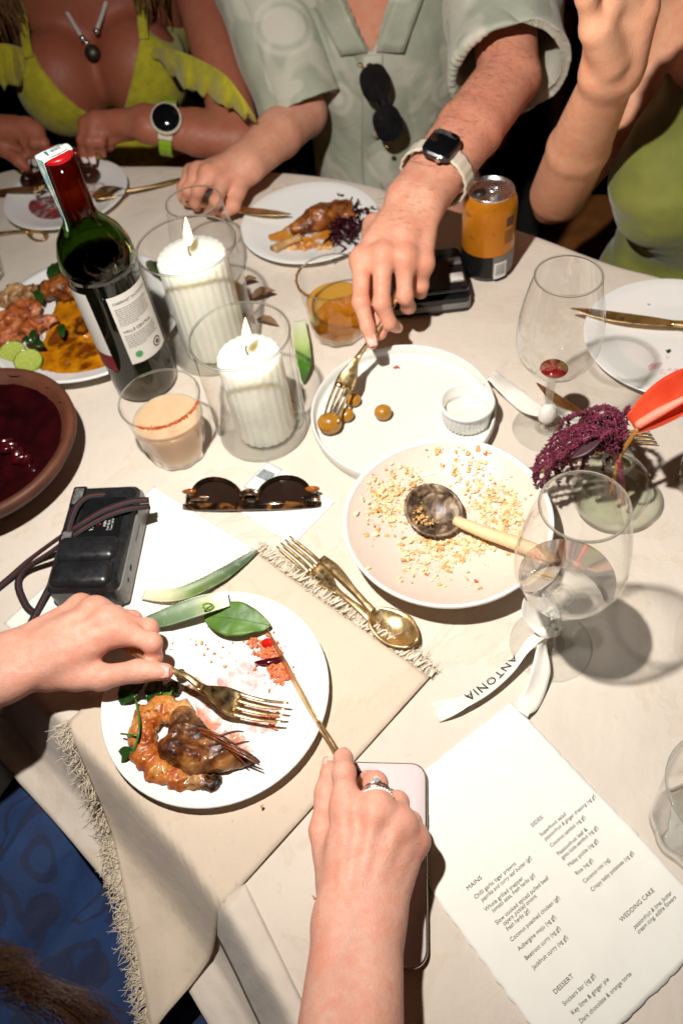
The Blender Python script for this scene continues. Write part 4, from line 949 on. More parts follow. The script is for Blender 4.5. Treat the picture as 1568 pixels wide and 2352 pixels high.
def knife(label, pts, up, blade_l=.105, bw=.017, group=None, serr=False):
    """pts: point -> handle end; up: direction the blade's width runs"""
    pts = spline(pts, 40); a = arclen(pts); t = thing('table_knife', label, 'knife', pts[len(pts)//2], group)
    s = np.linspace(0, blade_l, 16); obj('blade', bandm(at_s(pts, s), [.002, bw*.75, bw, bw, bw*.9, bw*.6], [.0008, .0016, .0018], up), M_GOLD, t)
    s = np.linspace(blade_l*.97, a[-1], 16); obj('handle', bandm(at_s(pts, s), [.008, .010, .012, .0125, .010], [.004, .0052, .0056, .005], up), M_GOLD, t); return t
def spoon(label, pts, side, bl=.052, bw=.036, group=None):
    pts = spline(pts, 50); a = arclen(pts); side = nrm(side); t = thing('spoon', label, 'spoon', pts[len(pts)//2], group)
    V = []; nu = 17; nv = 11
    for i in range(nu):
        s = bl*i/(nu-1); f = i/(nu-1); wd = bw*.5*math.sin(math.pi*min(1, .04+f*.93))**.62; c_ = at_s(pts, s); tgt = nrm(at_s(pts, s+.004)-at_s(pts, max(0, s-.004))); up = np.cross(side, tgt); up *= np.sign(up[2])
        for k in range(nv): v = (k/(nv-1)-.5)*2; V.append(c_+side*v*wd+up*(-.0075*math.sin(math.pi*f)**.7*(1-v*v)))
    obj('bowl', (np.array(V), [(i*nv+k, i*nv+k+1, (i+1)*nv+k+1, (i+1)*nv+k) for i in range(nu-1) for k in range(nv-1)]), M_GOLD, t, solid=.0018)
    s = np.linspace(bl*.95, a[-1], 20); obj('handle', bandm(at_s(pts, s), [.007, .0058, .006, .009, .011, .009], [.003, .0034, .003, .0024], side), M_GOLD, t); return t
def sidev(p, q): d = nrm(np.asarray(q)-np.asarray(p)); return nrm(np.cross(d, UP))
# fork in the diner's hand
pA = [P(656, 1636, .0245), P(600, 1631, .0205), P(545, 1617, .0225), P(492, 1594, .034), P(462, 1578, .043), P(430, 1554, .0475), P(390, 1537, .0445), P(330, 1508, .042), P(270, 1475, .040), P(200, 1450, .038)]
fork('gold fork held above the prawn by the diner in blue', pA, sidev(pA[0], pA[3]))
knife('gold knife held edge-on over the red crumbs by the diner in blue', [P(609, 1437, .0185), P(660, 1535, .0185), P(715, 1635, .021), P(772, 1728, .026), P(800, 1800, .031), P(835, 1890, .033)], nrm(np.array([.25, .1, 1.0])), .112, .014)
pC = [P(759, 966, .026), P(772, 925, .031), P(795, 873, .040), P(815, 830, .048), P(832, 806, .053), P(870, 752, .064), P(900, 700, .075), P(935, 630, .090)]
fork('gold fork spearing a baby potato in the reaching hand', pC, nrm(P(830, 880, .035)-P(750, 855, .035)))
# fork and spoon lying together
pF = [P(650, 1243, .010), P(700, 1285, .006), P(735, 1322, .006), P(765, 1350, .008), P(800, 1378, .010), P(840, 1410, .009), P(872, 1440, .006)]
fork('gold fork lying on the frayed napkin edge beneath a spoon', pF, sidev(pF[0], pF[-1]))
pS = [P(950, 1478, .014), P(905, 1440, .0105), P(862, 1408, .012), P(815, 1358, .013), P(770, 1308, .012), P(738, 1282, .011)]
spoon('gold spoon resting on top of the fork by the cream bowl', pS, sidev(pS[0], pS[-1]))
knife('gold knife in the fist of the man in the sage shirt', [P(668, 492, .017), P(600, 487, .019), P(520, 478, .022), P(470, 470, .024), P(430, 462, .024)], sidev(P(668, 492, .017), P(470, 470, .024)), .10, .016)
knife('gold knife lying across the nearly empty plate', [P(1310, 708, .021), P(1390, 724, .018), P(1470, 735, .018), P(1560, 744, .019), P(1640, 750, .019)], sidev(P(1310, 708, .02), P(1560, 742, .02)), .115, .018)
knife('gold knife behind the ribboned glass with a drop of red wine', [P(1232, 880, .003), P(1275, 915, .003), P(1330, 955, .003), P(1390, 1005, .003), P(1430, 1040, .003)], sidev(P(1232, 880), P(1330, 955)), .10, .015)
pV = [P(1500, 1005, .006), P(1450, 1005, .003), P(1390, 1025, .003), P(1330, 1050, .003), P(1270, 1070, .003), P(1208, 1083, .003)]
fork('gold fork lying under the round bud vase', pV, sidev(pV[0], pV[-1]))
pY = [P(215, 452, .020), P(245, 441, .017), P(285, 438, .014), P(340, 430, .010), P(415, 412, .004)]
spoon('gold spoon leaning on the beet-stained plate', pY, sidev(pY[0], pY[-1]))
knife('dark gold knife resting on the rim of the beet-stained plate', [P(110, 432, .020), P(60, 434, .019), P(0, 440, .016), P(-50, 446, .012)], sidev(P(110, 432), P(0, 440)), .09, .016)
pY2 = [P(108, 545, .005), P(80, 535, .004), P(45, 532, .004), P(-10, 538, .004), P(-50, 540, .004)]
spoon('gold spoon lying on the cloth below the beet-stained plate', pY2, sidev(pY2[0], pY2[-1]), bl=.04, bw=.028)
# coconut-shell spoon in the bowl
cs = thing('coconut_spoon', 'coconut-shell serving spoon with pale wooden handle in the cream bowl', 'spoon', P(995, 1170, .012))
b = NB('coconut_shell'); b.set(base=b.ramp(b.noise(75, 5, .65, .6), [(.30, (.012, .008, .005)), (.44, (.07, .04, .022)), (.56, (.26, .17, .10)), (.68, (.55, .46, .36))]), rough=.42); b.bump(b.noise(90, 4), .3, .001); M_COCO = b.m
cc = P(994, 1176, .020); hdir = nrm(P(1180, 1240, .030)-cc); Mc = frame(UP+np.array([.10, -.30, 0]), hdir)
obj('shell', xf(gridm(lambda u, v: np.array([.0285*math.sin(v*1.35)/math.sin(1.35)*math.cos(6.283*u), .0265*math.sin(v*1.35)/math.sin(1.35)*math.sin(6.283*u), .016*(1-math.cos(v*1.35))/(1-math.cos(1.35))-.010]), 40, 12, True), cc, M=Mc), M_COCO, cs, solid=.0026)
hp = [cc+hdir*.024-UP*.001, P(1110, 1222, .026), P(1180, 1246, .034), P(1262, 1278, .045)]
obj('handle', tube(spline(hp, 16), [.0050, .0060, .0066, .0066], 12), pm('pale_wood', 'dcbf92', .6, var=.12, vscale=30, bump=.2, bscale=120), cs)
# ================================================================ glass
WG = [(.004, .0875), (.010, .0885), (.020, .0925), (.030, .1005), (.0375, .112), (.0412, .126), (.0418, .140), (.0402, .158), (.0372, .176), (.0336, .192), (.0300, .2055)]
def wine_glass(label, c, sc=1.0):
    c = np.array([c[0], c[1], T]); t = thing('wine_glass', label, 'wine glass', c)
    obj('bowl', xf(lathe([(r*sc, z*sc) for r, z in WG], 72), c), M_GLASS, t)
    obj('rim', xf(tor(.0300*sc, .00105, 64, 8), c+UP*.2055*sc), M_RIM, t)
    obj('stem', xf(lathe([(0, .004), (.012, .0045), (.0065, .010), (.0046, .018), (.0042, .045), (.0046, .068), (.0062, .080), (.0105, .0880), (.008, .0905), (0, .0912)], 32), c, s=sc), M_STEM, t)
    obj('foot', xf(lathe([(0, .0012), (.034, .0012), (.0358, .0020), (.0358, .0030), (.033, .0036), (.012, .0046), (0, .0048)], 64), c, s=sc), M_STEM, t); return t
GF = np.array([.1635, .309]); GR = np.array([.229, .559])
wgF = wine_glass('wine glass half full of water with a printed ribbon round its stem', GF)
lev = .113
obj('water', xf(lathe([(0, .0886), (.0095, .0893), (.0193, .0933), (.0290, .1012), (.0360, .1115), (.0366, lev), (.0, lev)], 64), (*GF, T)), M_WATER, wgF)
wgR = wine_glass('nearly empty wine glass with a drop of red wine and a white ribbon', GR, .965)
obj('wine', xf(lathe([(0, .0888), (.0095, .0893), (.0140, .0910), (.0142, .0914), (0, .0914)], 40), (*GR, T), s=.965), pm('red_wine', (.26, .012, .008), .08, var=.3, trans=.55, ior=1.33), wgR)
def ribbon(par, name, pts, wd, side, n=30, tw=None, mat=None):
    pts = spline(pts, n); a = np.linspace(0, 1, len(pts)); sides = np.asarray(side, float)
    if sides.ndim == 2: sides = np.array([np.interp(a, np.linspace(0, 1, len(sides)), sides[:, k]) for k in range(3)]).T
    else: sides = np.tile(sides, (len(pts), 1))
    wd = np.interp(a, np.linspace(0, 1, len(np.atleast_1d(wd))), np.atleast_1d(wd)); V = []
    for i in range(len(pts)):
        tgt = nrm(pts[min(i+1, len(pts)-1)]-pts[max(0, i-1)]); x = nrm(sides[i]-tgt*(sides[i]@tgt)); up = np.cross(tgt, x)
        for k in range(7): v = (k-3)/3; V.append(pts[i]+x*v*wd[i]/2+up*.0012*math.cos(v*2.2+i*.2))
    F_ = [(i*7+k, i*7+k+1, (i+1)*7+k+1, (i+1)*7+k) for i in range(len(pts)-1) for k in range(6)]
    o = obj(name, (np.array(V), F_), mat or M_SATIN, par, solid=.0005); return o, pts, sides
rb = thing('satin_ribbon', 'white satin ribbon printed ANTONIA tied to the water glass stem', 'ribbon', (*GF, T+.03))
kc = np.array([GF[0]-.0100, GF[1]-.0045, T+.034])
st = np.array([*GF, T+.034])
ribbon(rb, 'wrap', [st+.0052*np.array([math.cos(a), math.sin(a), 0])+UP*.002*math.sin(a) for a in np.linspace(0, 6.28, 12)], .010, UP)
obj('knot', chunk(kc+np.array([.002, .001, 0]), (.0065, .0055, .006), ICO3, .05, np.eye(3)), M_SATIN, rb)
lpv = [kc, kc+np.array([-.010, .012, .012]), kc+np.array([-.008, .020, .030]), kc+np.array([-.001, .012, .018]), kc+np.array([.002, .003, .003])]
ribbon(rb, 'loop', lpv, [.008, .014, .014, .012, .008], nrm([1, .4, .3]))
t1 = [kc, P(1215, 1478, .022), P(1180, 1520, .010), P(1125, 1572, .006), P(1062, 1612, .006), P(1000, 1637, .004)]
s1v = [nrm([.5, .6, .5]), nrm([.45, .75, .3]), nrm([.55, .8, -.1]), nrm([.45, .85, -.25]), nrm([.35, .9, -.3]), nrm([.1, .9, .35])]
_, tp1, sd1 = ribbon(rb, 'tail', t1, [.007, .011, .0155, .0170, .0165, .0165], s1v, 36)
t2 = [kc, P(1243, 1490, .020), P(1241, 1540, .012), P(1222, 1600, .004), P(1192, 1636, .003)]
ribbon(rb, 'tail', t2, [.007, .010, .017, .0175, .0175], [nrm([1, .1, 0]), nrm([1, .2, 0]), nrm([.9, .4, 0]), nrm([.85, .5, 0.05])], 30)
V, Fc = text_mesh('ANTONIA', .0125, space=1.18); a1 = arclen(tp1); s0 = np.interp(.36, np.linspace(0, 1, len(a1)), a1)
Vt = []
for x, y, _ in V:
    s = s0+x*.92; c_ = at_s(tp1, min(s, a1[-1]-.001)); i = min(np.searchsorted(a1, s), len(a1)-1); tgt = nrm(tp1[min(i+1, len(tp1)-1)]-tp1[max(0, i-1)]); xx = nrm(sd1[i]-tgt*(sd1[i]@tgt)); up = np.cross(tgt, xx); up *= np.sign(up[2]); Vt.append(c_-xx*(y-.0046)*1.0+up*.0022)
obj('lettering', (np.array(Vt), Fc), pm('black_ink', (.02, .018, .016), .6), rb, smooth=False)
rr_ = thing('satin_ribbon', 'plain white satin ribbon tied to the glass with red wine', 'ribbon', (*GR, T+.02))
kr = np.array([GR[0]-.002, GR[1]-.006, T+.030])
obj('knot', chunk(kr, (.0095, .008, .013), ICO3, .04, np.eye(3)), M_SATIN, rr_)
ribbon(rr_, 'tail', [kr, P(1215, 935, .016), P(1180, 905, .010), P(1150, 880, .016), P(1128, 862, .020), P(1112, 885, .006)], [.008, .018, .022, .022, .022], [nrm([.5, .8, .4]), nrm([.5, .9, .2]), nrm([.55, .8, -.1]), nrm([.5, .8, -.1])], 32)
ribbon(rr_, 'tail', [kr, P(1275, 945, .012), P(1310, 962, .005), P(1345, 985, .003)], [.008, .014, .019, .019], nrm([.2, 1, .2]), 20)
# tumblers
def tumbler(label, c, R, r, h, facets=10, fill=None, mat_fill=None, solidbase=.010, group=None):
    c = np.array([c[0], c[1], T]); t = thing('tumbler', label, 'glass', c)
    wv = lambda a, z: 1-.045*(abs(math.sin(facets*a/2)))**3*(1 if z < h*.62 else max(0, 1-(z-h*.62)/(h*.06)))
    pr = [(0, .0015), (r*.86, .0015), (r, .004), (r+(R-r)*.3, h*.3), (r+(R-r)*.56, h*.58), (r+(R-r)*.72, h*.64), (R, h)]
    obj('wall', xf(lathe(pr, 80, wv), c), M_GLASS2, t)
    obj('base', xf(lathe([(0, .002), (r*.82, .002), (r*.95, .0045), (r*.93, solidbase), (r*.6, solidbase-.001), (0, solidbase-.0018)], 60, lambda a, z: 1-.05*abs(math.sin(facets*a/2))**3), c), M_STEM, t)
    obj('rim', xf(tor(R, .0011, 60, 8), c+UP*h), M_RIM, t)
    if fill:
        rf_ = lambda z: (np.interp(z, [p[1] for p in pr[1:]], [p[0] for p in pr[1:]]))-.0022
        zs = np.linspace(solidbase+.0005, fill, 8); obj('drink', xf(lathe([(0, zs[0])]+[(rf_(z), z) for z in zs]+[(rf_(fill)-.001, fill+.0004), (0, fill)], 60), c), mat_fill, t)
    return t
def spice(par, c, R, h, a0, a1_, n, mat):
    ms = []
    for i in range(n):
        a = rng.uniform(a0, a1_); z = h+rng.normal(0, .0009)-.0004; rr = R+rng.normal(.0004, .0006); ms.append(chunk((c[0]+rr*math.cos(a), c[1]+rr*math.sin(a), T+z), rng.uniform(.0004, .0011, 3)))
    obj('spice_rim', join(*ms), mat, par, smooth=False, kind='stuff')
b = NB('cloudy_cocktail'); b.set(base=b.ramp(b.noise(20, 3), [(.3, 'cba683'), (.7, 'd8b894')]), rough=.12, sss=1.0, ssss=.03, sssr=(1, .85, .6), spec=.4); M_MARG = b.m
MG = np.array([-.167, .612]); tm = tumbler('tumbler of cloudy pale cocktail with orange chilli salt on the rim', MG, .0420, .0315, .083, 10, .053, M_MARG, .0065)
spice(tm, MG, .042, .083, -2.1, -.3, 300, pm('chilli_salt', 'cf6018', .7, var=.35, vscale=900))
M_WHISKY = thin_glass('amber_spirit', (.96, .74, .30), (.80, .45, .08), gl=.5, base=.03)
AM = np.array([.0335, .768]); ta_ = tumbler('tumbler of amber spirit with dried spice along its rim', AM, .0425, .0325, .082, 10, .047, M_WHISKY)
spice(ta_, AM, .0425, .082, 2.5, 3.9, 200, pm('brown_spice', '8a5a2c', .7, var=.35, vscale=900))
tumbler('clear faceted water tumbler at the edge of the menu card', np.array([.226, .142]), .0400, .0340, .092, 9)
tumbler('small clear tumbler beyond the serving platter', P(-32, 640)[:2], .032, .028, .075, 9)
sg = thing('stemless_glass', 'empty tall stemless glass behind the candles', 'glass', W(-.119, .912, 0))
SGp = [(0, .002), (.020, .0015), (.030, .004), (.0375, .016), (.0415, .034), (.0425, .052), (.0405, .078), (.0365, .102), (.0338, .116)]
obj('wall', xf(lathe(SGp, 64), W(-.119, .912, 0)), M_GLASS, sg); obj('rim', xf(tor(.0338, .0011, 60, 8), W(-.119, .912, .116)), M_RIM, sg)
# candles in cylinder vases
b = NB('flame'); b.t.nodes.remove(b.b); em = b.n('ShaderNodeEmission'); em.inputs[1].default_value = 7.0; em.inputs[0].default_value = (1, .68, .30, 1); b.l(em.outputs[0], b.out.inputs[0]); M_FLAME = b.m
def candle(c, R, H_, r, ch, lab1, lab2, lean, nsc):
    c0 = np.array([c[0], c[1], T]); t = thing('glass_cylinder', lab1, 'candle holder', c0)
    obj('wall', xf(lathe([(0, .003), (R*.90, .003), (R*.97, .006), (R, .013), (R, H_)], 72), c0), M_GLASS, t)
    obj('base', xf(lathe([(0, .0006), (R*.9, .0006), (R*.985, .005), (R*.985, .008), (R*.93, .0062), (0, .0058)], 64), c0), M_STEM, t)
    obj('rim', xf(tor(R, .0013, 72, 8), c0+UP*H_), M_RIM, t)
    cc_ = c0+np.array([lean[0], lean[1], .0064]); k = thing('pillar_candle', lab2, 'candle', cc_)
    wv = lambda a, z: 1+.042*(abs(math.sin(nsc*a/2))-.5)
    obj('wax', xf(lathe([(0, .0005), (r*.90, .0005), (r*.99, .003), (r, .006), (r, ch-.005), (r*.985, ch-.002), (r*.94, ch), (r*.6, ch+.0006), (r*.2, ch-.0006), (0, ch-.001)], 160, wv), cc_), M_WAX, k)
    wp = cc_+UP*(ch-.002); wk = [wp, wp+np.array([-.0012, .0, .008]), wp+np.array([.0015, -.001, .016])]
    obj('wick', tube(spline(wk, 8), .00075, 7), M_BLACK, k)
    fp = wk[-1]+UP*.0005; obj('flame', xf(lathe([(0, -.002), (.0030, .001), (.0048, .006), (.0044, .013), (.0028, .021), (.0010, .029), (0, .033)], 20), fp, M=frame(UP+np.array([.14, .0, 0]))), M_FLAME, k)
    pl_ = bpy.data.lights.new('candle_light', 'POINT'); pl_.energy = .03; pl_.color = (1, .62, .28); pl_.shadow_soft_size = .004; po_ = bpy.data.objects.new('candle_light', pl_); scene.collection.objects.link(po_); po_.parent = k; po_.location = Vector(fp+UP*.012-cc_)
candle((-.0715, .6225), .0500, .1385, .0325, .108, 'shorter glass cylinder around a lit white candle', 'scalloped white pillar candle burning in the shorter cylinder', (.004, -.002), 22)
candle((-.121, .774), .0545, .148, .0385, .128, 'taller glass cylinder around a lit white candle beside the wine bottle', 'broad scalloped white candle burning in the taller cylinder', (.002, .0), 24)
# ================================================================ wine bottle
BT = np.array([-.2065, .733]); bt = thing('wine_bottle', 'dark green wine bottle with red screw cap and white labels', 'bottle', (*BT, T))
b = NB('green_bottle_glass'); b.set(base=(.16, .27, .03), rough=.03, trans=1.0, ior=1.5); M_BOT = b.m
b = NB('full_bottle_glass'); b.set(base=b.ramp(b.noise(9, 2), [(.3, (.003, .004, .002)), (.7, (.006, .009, .003))]), rough=.05, spec=.6); M_BOTD = b.m
obj('body', xf(lathe([(0, .006), (.026, .003), (.0345, .002), (.0375, .006), (.0378, .02), (.0378, .168)], 64), (*BT, T)), M_BOTD, bt)
obj('shoulder', xf(lathe([(.0378, .168), (.0378, .176), (.0365, .189), (.031, .203), (.0225, .214), (.0165, .222), (.0148, .232), (.0145, .285)], 64), (*BT, T)), M_BOT, bt, solid=.0028)
obj('wine', xf(lathe([(0, .008), (.034, .008), (.0362, .012), (.0355, .165), (0, .165)], 48), (*BT, T)), pm('dark_wine', (.006, .001, .002), .05, var=.2), bt)
b = NB('red_capsule'); b.set(base=(.50, .010, .012), metal=.35, rough=.3); b.bump(b.noise(200, 2), .08, .0004); M_CAPS = b.m
obj('screw_cap', xf(lathe([(.0152, .228), (.0156, .228), (.0158, .258), (.0150, .2595), (.0150, .2605), (.0158, .262), (.0158, .267)]+[x for i in range(6) for x in ((.0159, .268+i*.003), (.0151, .2695+i*.003))]+[(.0158, .2865), (.0152, .2885), (.0135, .2895), (0, .2897)], 64), (*BT, T)), M_CAPS, bt)
def cyl(a0, a1_, z0, z1, R, n=24, m=10): return xf(gridm(lambda u, v: np.array([R*math.cos(a0+(a1_-a0)*u), R*math.sin(a0+(a1_-a0)*u), z0+(z1-z0)*v]), n, m), (*BT, T))
M_LABEL = pm('wine_label_paper', 'dcd8cf', .7, var=.03, vscale=60)
lb = obj('back_label', cyl(-1.50, -.12, .062, .152, .0383), M_LABEL, bt)
def bent(s, size, a, z, R=.0387, **k):
    V, Fc = text_mesh(s, size, **k); aa = a+V[:, 0]/R; return np.c_[BT[0]+R*np.cos(aa), BT[1]+R*np.sin(aa), T+z+V[:, 1]], Fc
obj('lettering', bent('CABERNET SAUVIGNON', .0042, -1.40, .142), M_INK, lb); obj('lettering', bent('VALLE CENTRAL', .0050, -1.40, .1050, thick=.00004), M_INK, lb)
dash = []
for blk, (zt, n_) in enumerate(((.1365, 9), (.1015, 7))):
    for i in range(n_):
        a = -1.40; z = zt-i*.0026; end = -1.40+rng.uniform(.85, 1.0)*(1.12 if i < n_-1 else .6)
        while a < end:
            w_ = rng.uniform(.03, .1); dash.append(cyl(a, min(a+w_, end), z-.0010, z, .03865, 4, 2)); a += w_+.022
obj('small_print', join(*dash), pm('grey_ink', '8a8781', .8), lb, kind='stuff')
def disc_on(a, z, r, R, n=20):
    V = [(0, 0)]+[(r*math.cos(6.283*i/n), r*math.sin(6.283*i/n)) for i in range(n)]; V = np.array(V); aa = a+V[:, 0]/R
    return np.c_[BT[0]+R*np.cos(aa), BT[1]+R*np.sin(aa), T+z+V[:, 1]], [(0, 1+i, 1+(i+1) % n) for i in range(n)]
obj('seal_mark', disc_on(-.52, .0745, .0062, .0386), M_INK, lb); obj('seal_centre', disc_on(-.52, .0745, .0045, .03875), M_LABEL, lb); obj('seal_star', disc_on(-.52, .0745, .0030, .0389, 7), M_INK, lb)
obj('green_mark', disc_on(-1.20, .0735, .0045, .0386, 9), pm('green_ink', '4d9a5a', .7), lb)
fl2 = obj('front_label', cyl(-3.9, -2.02, .075, .158, .0383), M_LABEL, bt); obj('red_band', cyl(-3.9, -2.0, .052, .075, .0384), pm('wine_red_print', '7a1220', .6), fl2)
# paper duty strip over the cap
aS = -2.55; dv = np.array([math.cos(aS), math.sin(aS), 0]); bc = np.array([*BT, T])
stp = [bc+dv*-.0145+UP*.2897, bc+dv*0+UP*.2905, bc+dv*.0145+UP*.2900, bc+dv*.0166+UP*.286, bc+dv*.0168+UP*.262, bc+dv*.0168+UP*.235, bc+dv*.0178+UP*.222, bc+dv*.021+UP*.212]
b = NB('duty_strip_paper'); b.set(base=b.ramp(b.noise(90, 3, .5, 1), [(.40, 'dfe3da'), (.52, 'a9c3b4'), (.60, '7fb2b8'), (.68, 'd8d3bb')]), rough=.7)
ribbon(bt, 'duty_strip', stp, [.015, .015, .015, .015, .014, .013, .012, .010], np.array([-dv[1], dv[0], 0]), 30, mat=b.m)
lid = xf(extrude(rrect(.020, .0145, .004), 0, .0004), bc+UP*.2910, aS); obj('cap_sticker', lid, M_WHITEP, bt)
bars = [xf(extrude(np.array([(-.006+i*.0011, -.0028), (-.006+i*.0011+rng.uniform(.0003, .0007), -.0028), (-.006+i*.0011+.0005, .0028), (-.006+i*.0011, .0028)]), .0007, .0009), bc+UP*.2910, aS) for i in range(9)]
obj('barcode', join(*bars), M_INK, bt, kind='stuff')
obj('green_square', xf(extrude(rrect(.0022, .009, .0003), .0007, .0009), bc+UP*.2910+dv*.0082, aS), pm('dark_green_ink', '2f5a4c', .6), bt)
# ================================================================ drinks can
CN = np.array([.2335, .843]); CR = .0325; cn = thing('drink_can', 'opened orange and black drinks can behind the small black camera', 'can', (*CN, T))
b = NB('orange_can_print'); gz = b.n('ShaderNodeSeparateXYZ'); b.l(b.coord(), gz.inputs[0])
b.set(base=b.mix(b.ramp(b.noise(60, 5, .7), [(.60, 0.0), (.66, .7)]), b.ramp(b.noise(9, 2), [(.35, 'b0660e'), (.65, 'cf861e')]), '7a4a12'), metal=.35, rough=.28); M_CANO = b.m
c0 = np.array([*CN, T])
obj('body', xf(lathe([(CR, .040), (CR+.0001, .060), (CR, .095), (CR*.985, .099), (CR*.90, .1065), (CR*.835, .1105)], 64), c0), M_CANO, cn)
obj('black_band', xf(lathe([(CR*.72, .0015), (CR*.78, .0008), (CR*.88, .004), (CR*.985, .009), (CR+.0002, .012), (CR+.0002, .040)], 64), c0), pm('black_can_print', (.012, .012, .012), .3, metal=.4, var=.3, vscale=60), cn)
obj('lid', xf(lathe([(CR*.83, .1098), (CR*.86, .1122), (CR*.845, .1135), (CR*.815, .1128), (CR*.80, .1095), (CR*.76, .1088), (0, .1092)], 64), c0), M_ALU, cn)
obj('mouth_hole', xf(extrude(np.array([(-.008*math.cos(t), .0065*math.sin(t)) for t in np.linspace(0, 6.283, 20)[:-1]]), .1090, .1097), c0+np.array([-.012, .002, 0])), M_BLACK, cn)
obj('pull_tab', xf(tor(.0055, .0012, 24, 6), c0+np.array([.004, -.001, .1115]), M=frame(UP+np.array([.1, .1, 0]))*np.array([1.25, .9, 1])), M_ALU, cn)
def ccyl(a0, a1_, z0, z1, R, n=12, m=4): return xf(gridm(lambda u, v: np.array([R*math.cos(a0+(a1_-a0)*u), R*math.sin(a0+(a1_-a0)*u), z0+(z1-z0)*v]), n, m), c0)
obj('grey_panel', ccyl(-1.60, -.55, .012, .040, CR+.0004), pm('grey_can_print', '6b6a66', .4, var=.25, vscale=700), cn)
bp_ = obj('barcode_panel', ccyl(-1.55, -1.02, .008, .031, CR+.0006), M_WHITEP, cn)
obj('barcode', join(*[ccyl(-1.49, -1.09, .0125+i*.0016, .0125+i*.0016+rng.uniform(.0005, .0011), CR+.0008, 6, 2) for i in range(10)]), pm('mid_grey_ink', '77756f', .6), bp_, kind='stuff')
obj('dark_emblem', ccyl(-1.15, -.80, .078, .090, CR+.0004), pm('brown_print', '4a2410', .5, var=.3), cn)
obj('print_lines', join(*[ccyl(-1.20, -1.20+rng.uniform(.3, .5), .055+i*.0032, .0565+i*.0032, CR+.0004, 8, 2) for i in range(6)]), pm('brown_print2', '7a4410', .5), cn, kind='stuff')
# ================================================================ flowers
VS = P(1402, 1120, .035)[:2]; c0 = np.array([*VS, T])
vs = thing('bud_vase', 'round clear glass bud vase of water holding amaranth and a red flower', 'vase', c0)
obj('wall', xf(lathe([(0, .002), (.016, .0015), (.026, .006), (.034, .018), (.0368, .033), (.0345, .047), (.027, .058), (.0175, .064), (.0128, .067), (.0118, .0705), (.0130, .0745), (.0138, .0765)], 60), c0), M_GLASS2, vs)
obj('rim', xf(tor(.0138, .0012, 40, 8), c0+UP*.0765), M_RIM, vs)
obj('water', xf(lathe([(0, .004), (.024, .007), (.032, .0185), (.0345, .033), (.0325, .046), (.028, .0545), (0, .0545)], 48), c0), thin_glass('vase_water', (.90, .93, .87), (.62, .66, .58), gl=.35, base=.03), vs)
am = thing('amaranth_stem', 'drooping dark crimson amaranth tassels spilling over the bud vase', 'flower', c0+UP*.076)
b = NB('amaranth_crimson'); b.set(base=b.ramp(b.noise(160, 2), [(.3, (.050, .004, .013)), (.7, (.19, .016, .048))]), rough=.65); M_AMA = b.m
M_AST = pm('amaranth_stalk', '7a2440', .5, var=.2)
nk = c0+UP*.076
OCT = (np.array([(1, 0, 0), (0, 1, 0), (-1, 0, 0), (0, -1, 0), (0, 0, 1), (0, 0, -1)], float), [(0, 1, 4), (1, 2, 4), (2, 3, 4), (3, 0, 4), (1, 0, 5), (2, 1, 5), (3, 2, 5), (0, 3, 5)])
tas = []
targets = [(1232, 1095), (1240, 1060), (1250, 1110), (1262, 1085), (1275, 1040), (1285, 1095), (1300, 1010), (1315, 1060), (1330, 985), (1338, 1075), (1350, 960), (1362, 1030), (1375, 985), (1388, 1065), (1395, 965), (1410, 980), (1425, 975), (1308, 975), (1268, 1020), (1255, 1040), (1290, 985), (1240, 1085), (1370, 955), (1400, 1040), (1345, 1040), (1420, 1000), (1320, 1000), (1280, 1070), (1235, 1075), (1258, 1098), (1295, 1030), (1325, 1030), (1355, 990), (1300, 1050)]
for i, (tx, ty) in enumerate(targets):
    e = P(tx, ty, rng.uniform(.045, .075)); top = nk+(e-nk)*.45+UP*rng.uniform(.028, .045); path = spline([nk, top, e+UP*.012, e-UP*.012], 18)
    tas.append(tube(path, [.0012, .0008], 5))
    a = arclen(path); ms = []
    for s in np.arange(a[-1]*.18, a[-1], .00125):
        c_ = at_s(path, s); r_ = .0038*(1-.42*s/a[-1])
        for _ in range(3):
            dd = nrm(rng.normal(size=3)); ms.append(chunk(c_+dd*r_*rng.uniform(.3, .9), (.0008, .0008, rng.uniform(.0016, .0030)), OCT, .3, frame(dd+rng.normal(0, .3, 3))))
    o = obj('tassel', join(*ms), M_AMA, am, smooth=False)
obj('stalk', join(*tas, tube(spline([nk, c0+np.array([.004, -.003, .06]), c0+np.array([.012, -.010, .02])], 8), .0030, 8)), M_AST, am)
obj('leaf', gridm(lambda u, v: nk+np.array([-.02-.03*v, .0-.008*v+.012*(u-.5)*math.sin(math.pi*v), .035-.012*v]), 5, 10), pm('dark_amaranth_leaf', '3a1a20', .5), am, solid=.0006)
an = thing('anthurium', 'glossy coral red anthurium with a pale pink spadix in the bud vase', 'flower', nk)
sp0 = P(1464, 984, .112)
obj('stem', tube(spline([c0+np.array([.0, -.004, .03]), nk, (nk+sp0)/2+UP*.004, sp0], 14), .0022, 8), pm('anthurium_stem', '9a6a2a', .5, var=.3), an)
b = NB('anthurium_red'); b.set(base=b.ramp(b.noise(18, 3), [(.3, (.48, .030, .012)), (.7, (.62, .085, .03))]), rough=.2, coat=.4, sss=.15, ssss=.003); at = b.n('ShaderNodeAttribute', attribute_name='flush'); b.set(base=b.mix(at.outputs['Fac'], b.ramp(b.noise(18, 3), [(.3, (.48, .030, .012)), (.7, (.62, .085, .03))]), (.66, .22, .14))); b.bump(b.vor(60, 'DISTANCE_TO_EDGE'), .4, .002)
sx = nrm(P(1580, 948, .128)-sp0); sy_ = nrm(np.cross(UP, sx)); su = np.cross(sx, sy_)
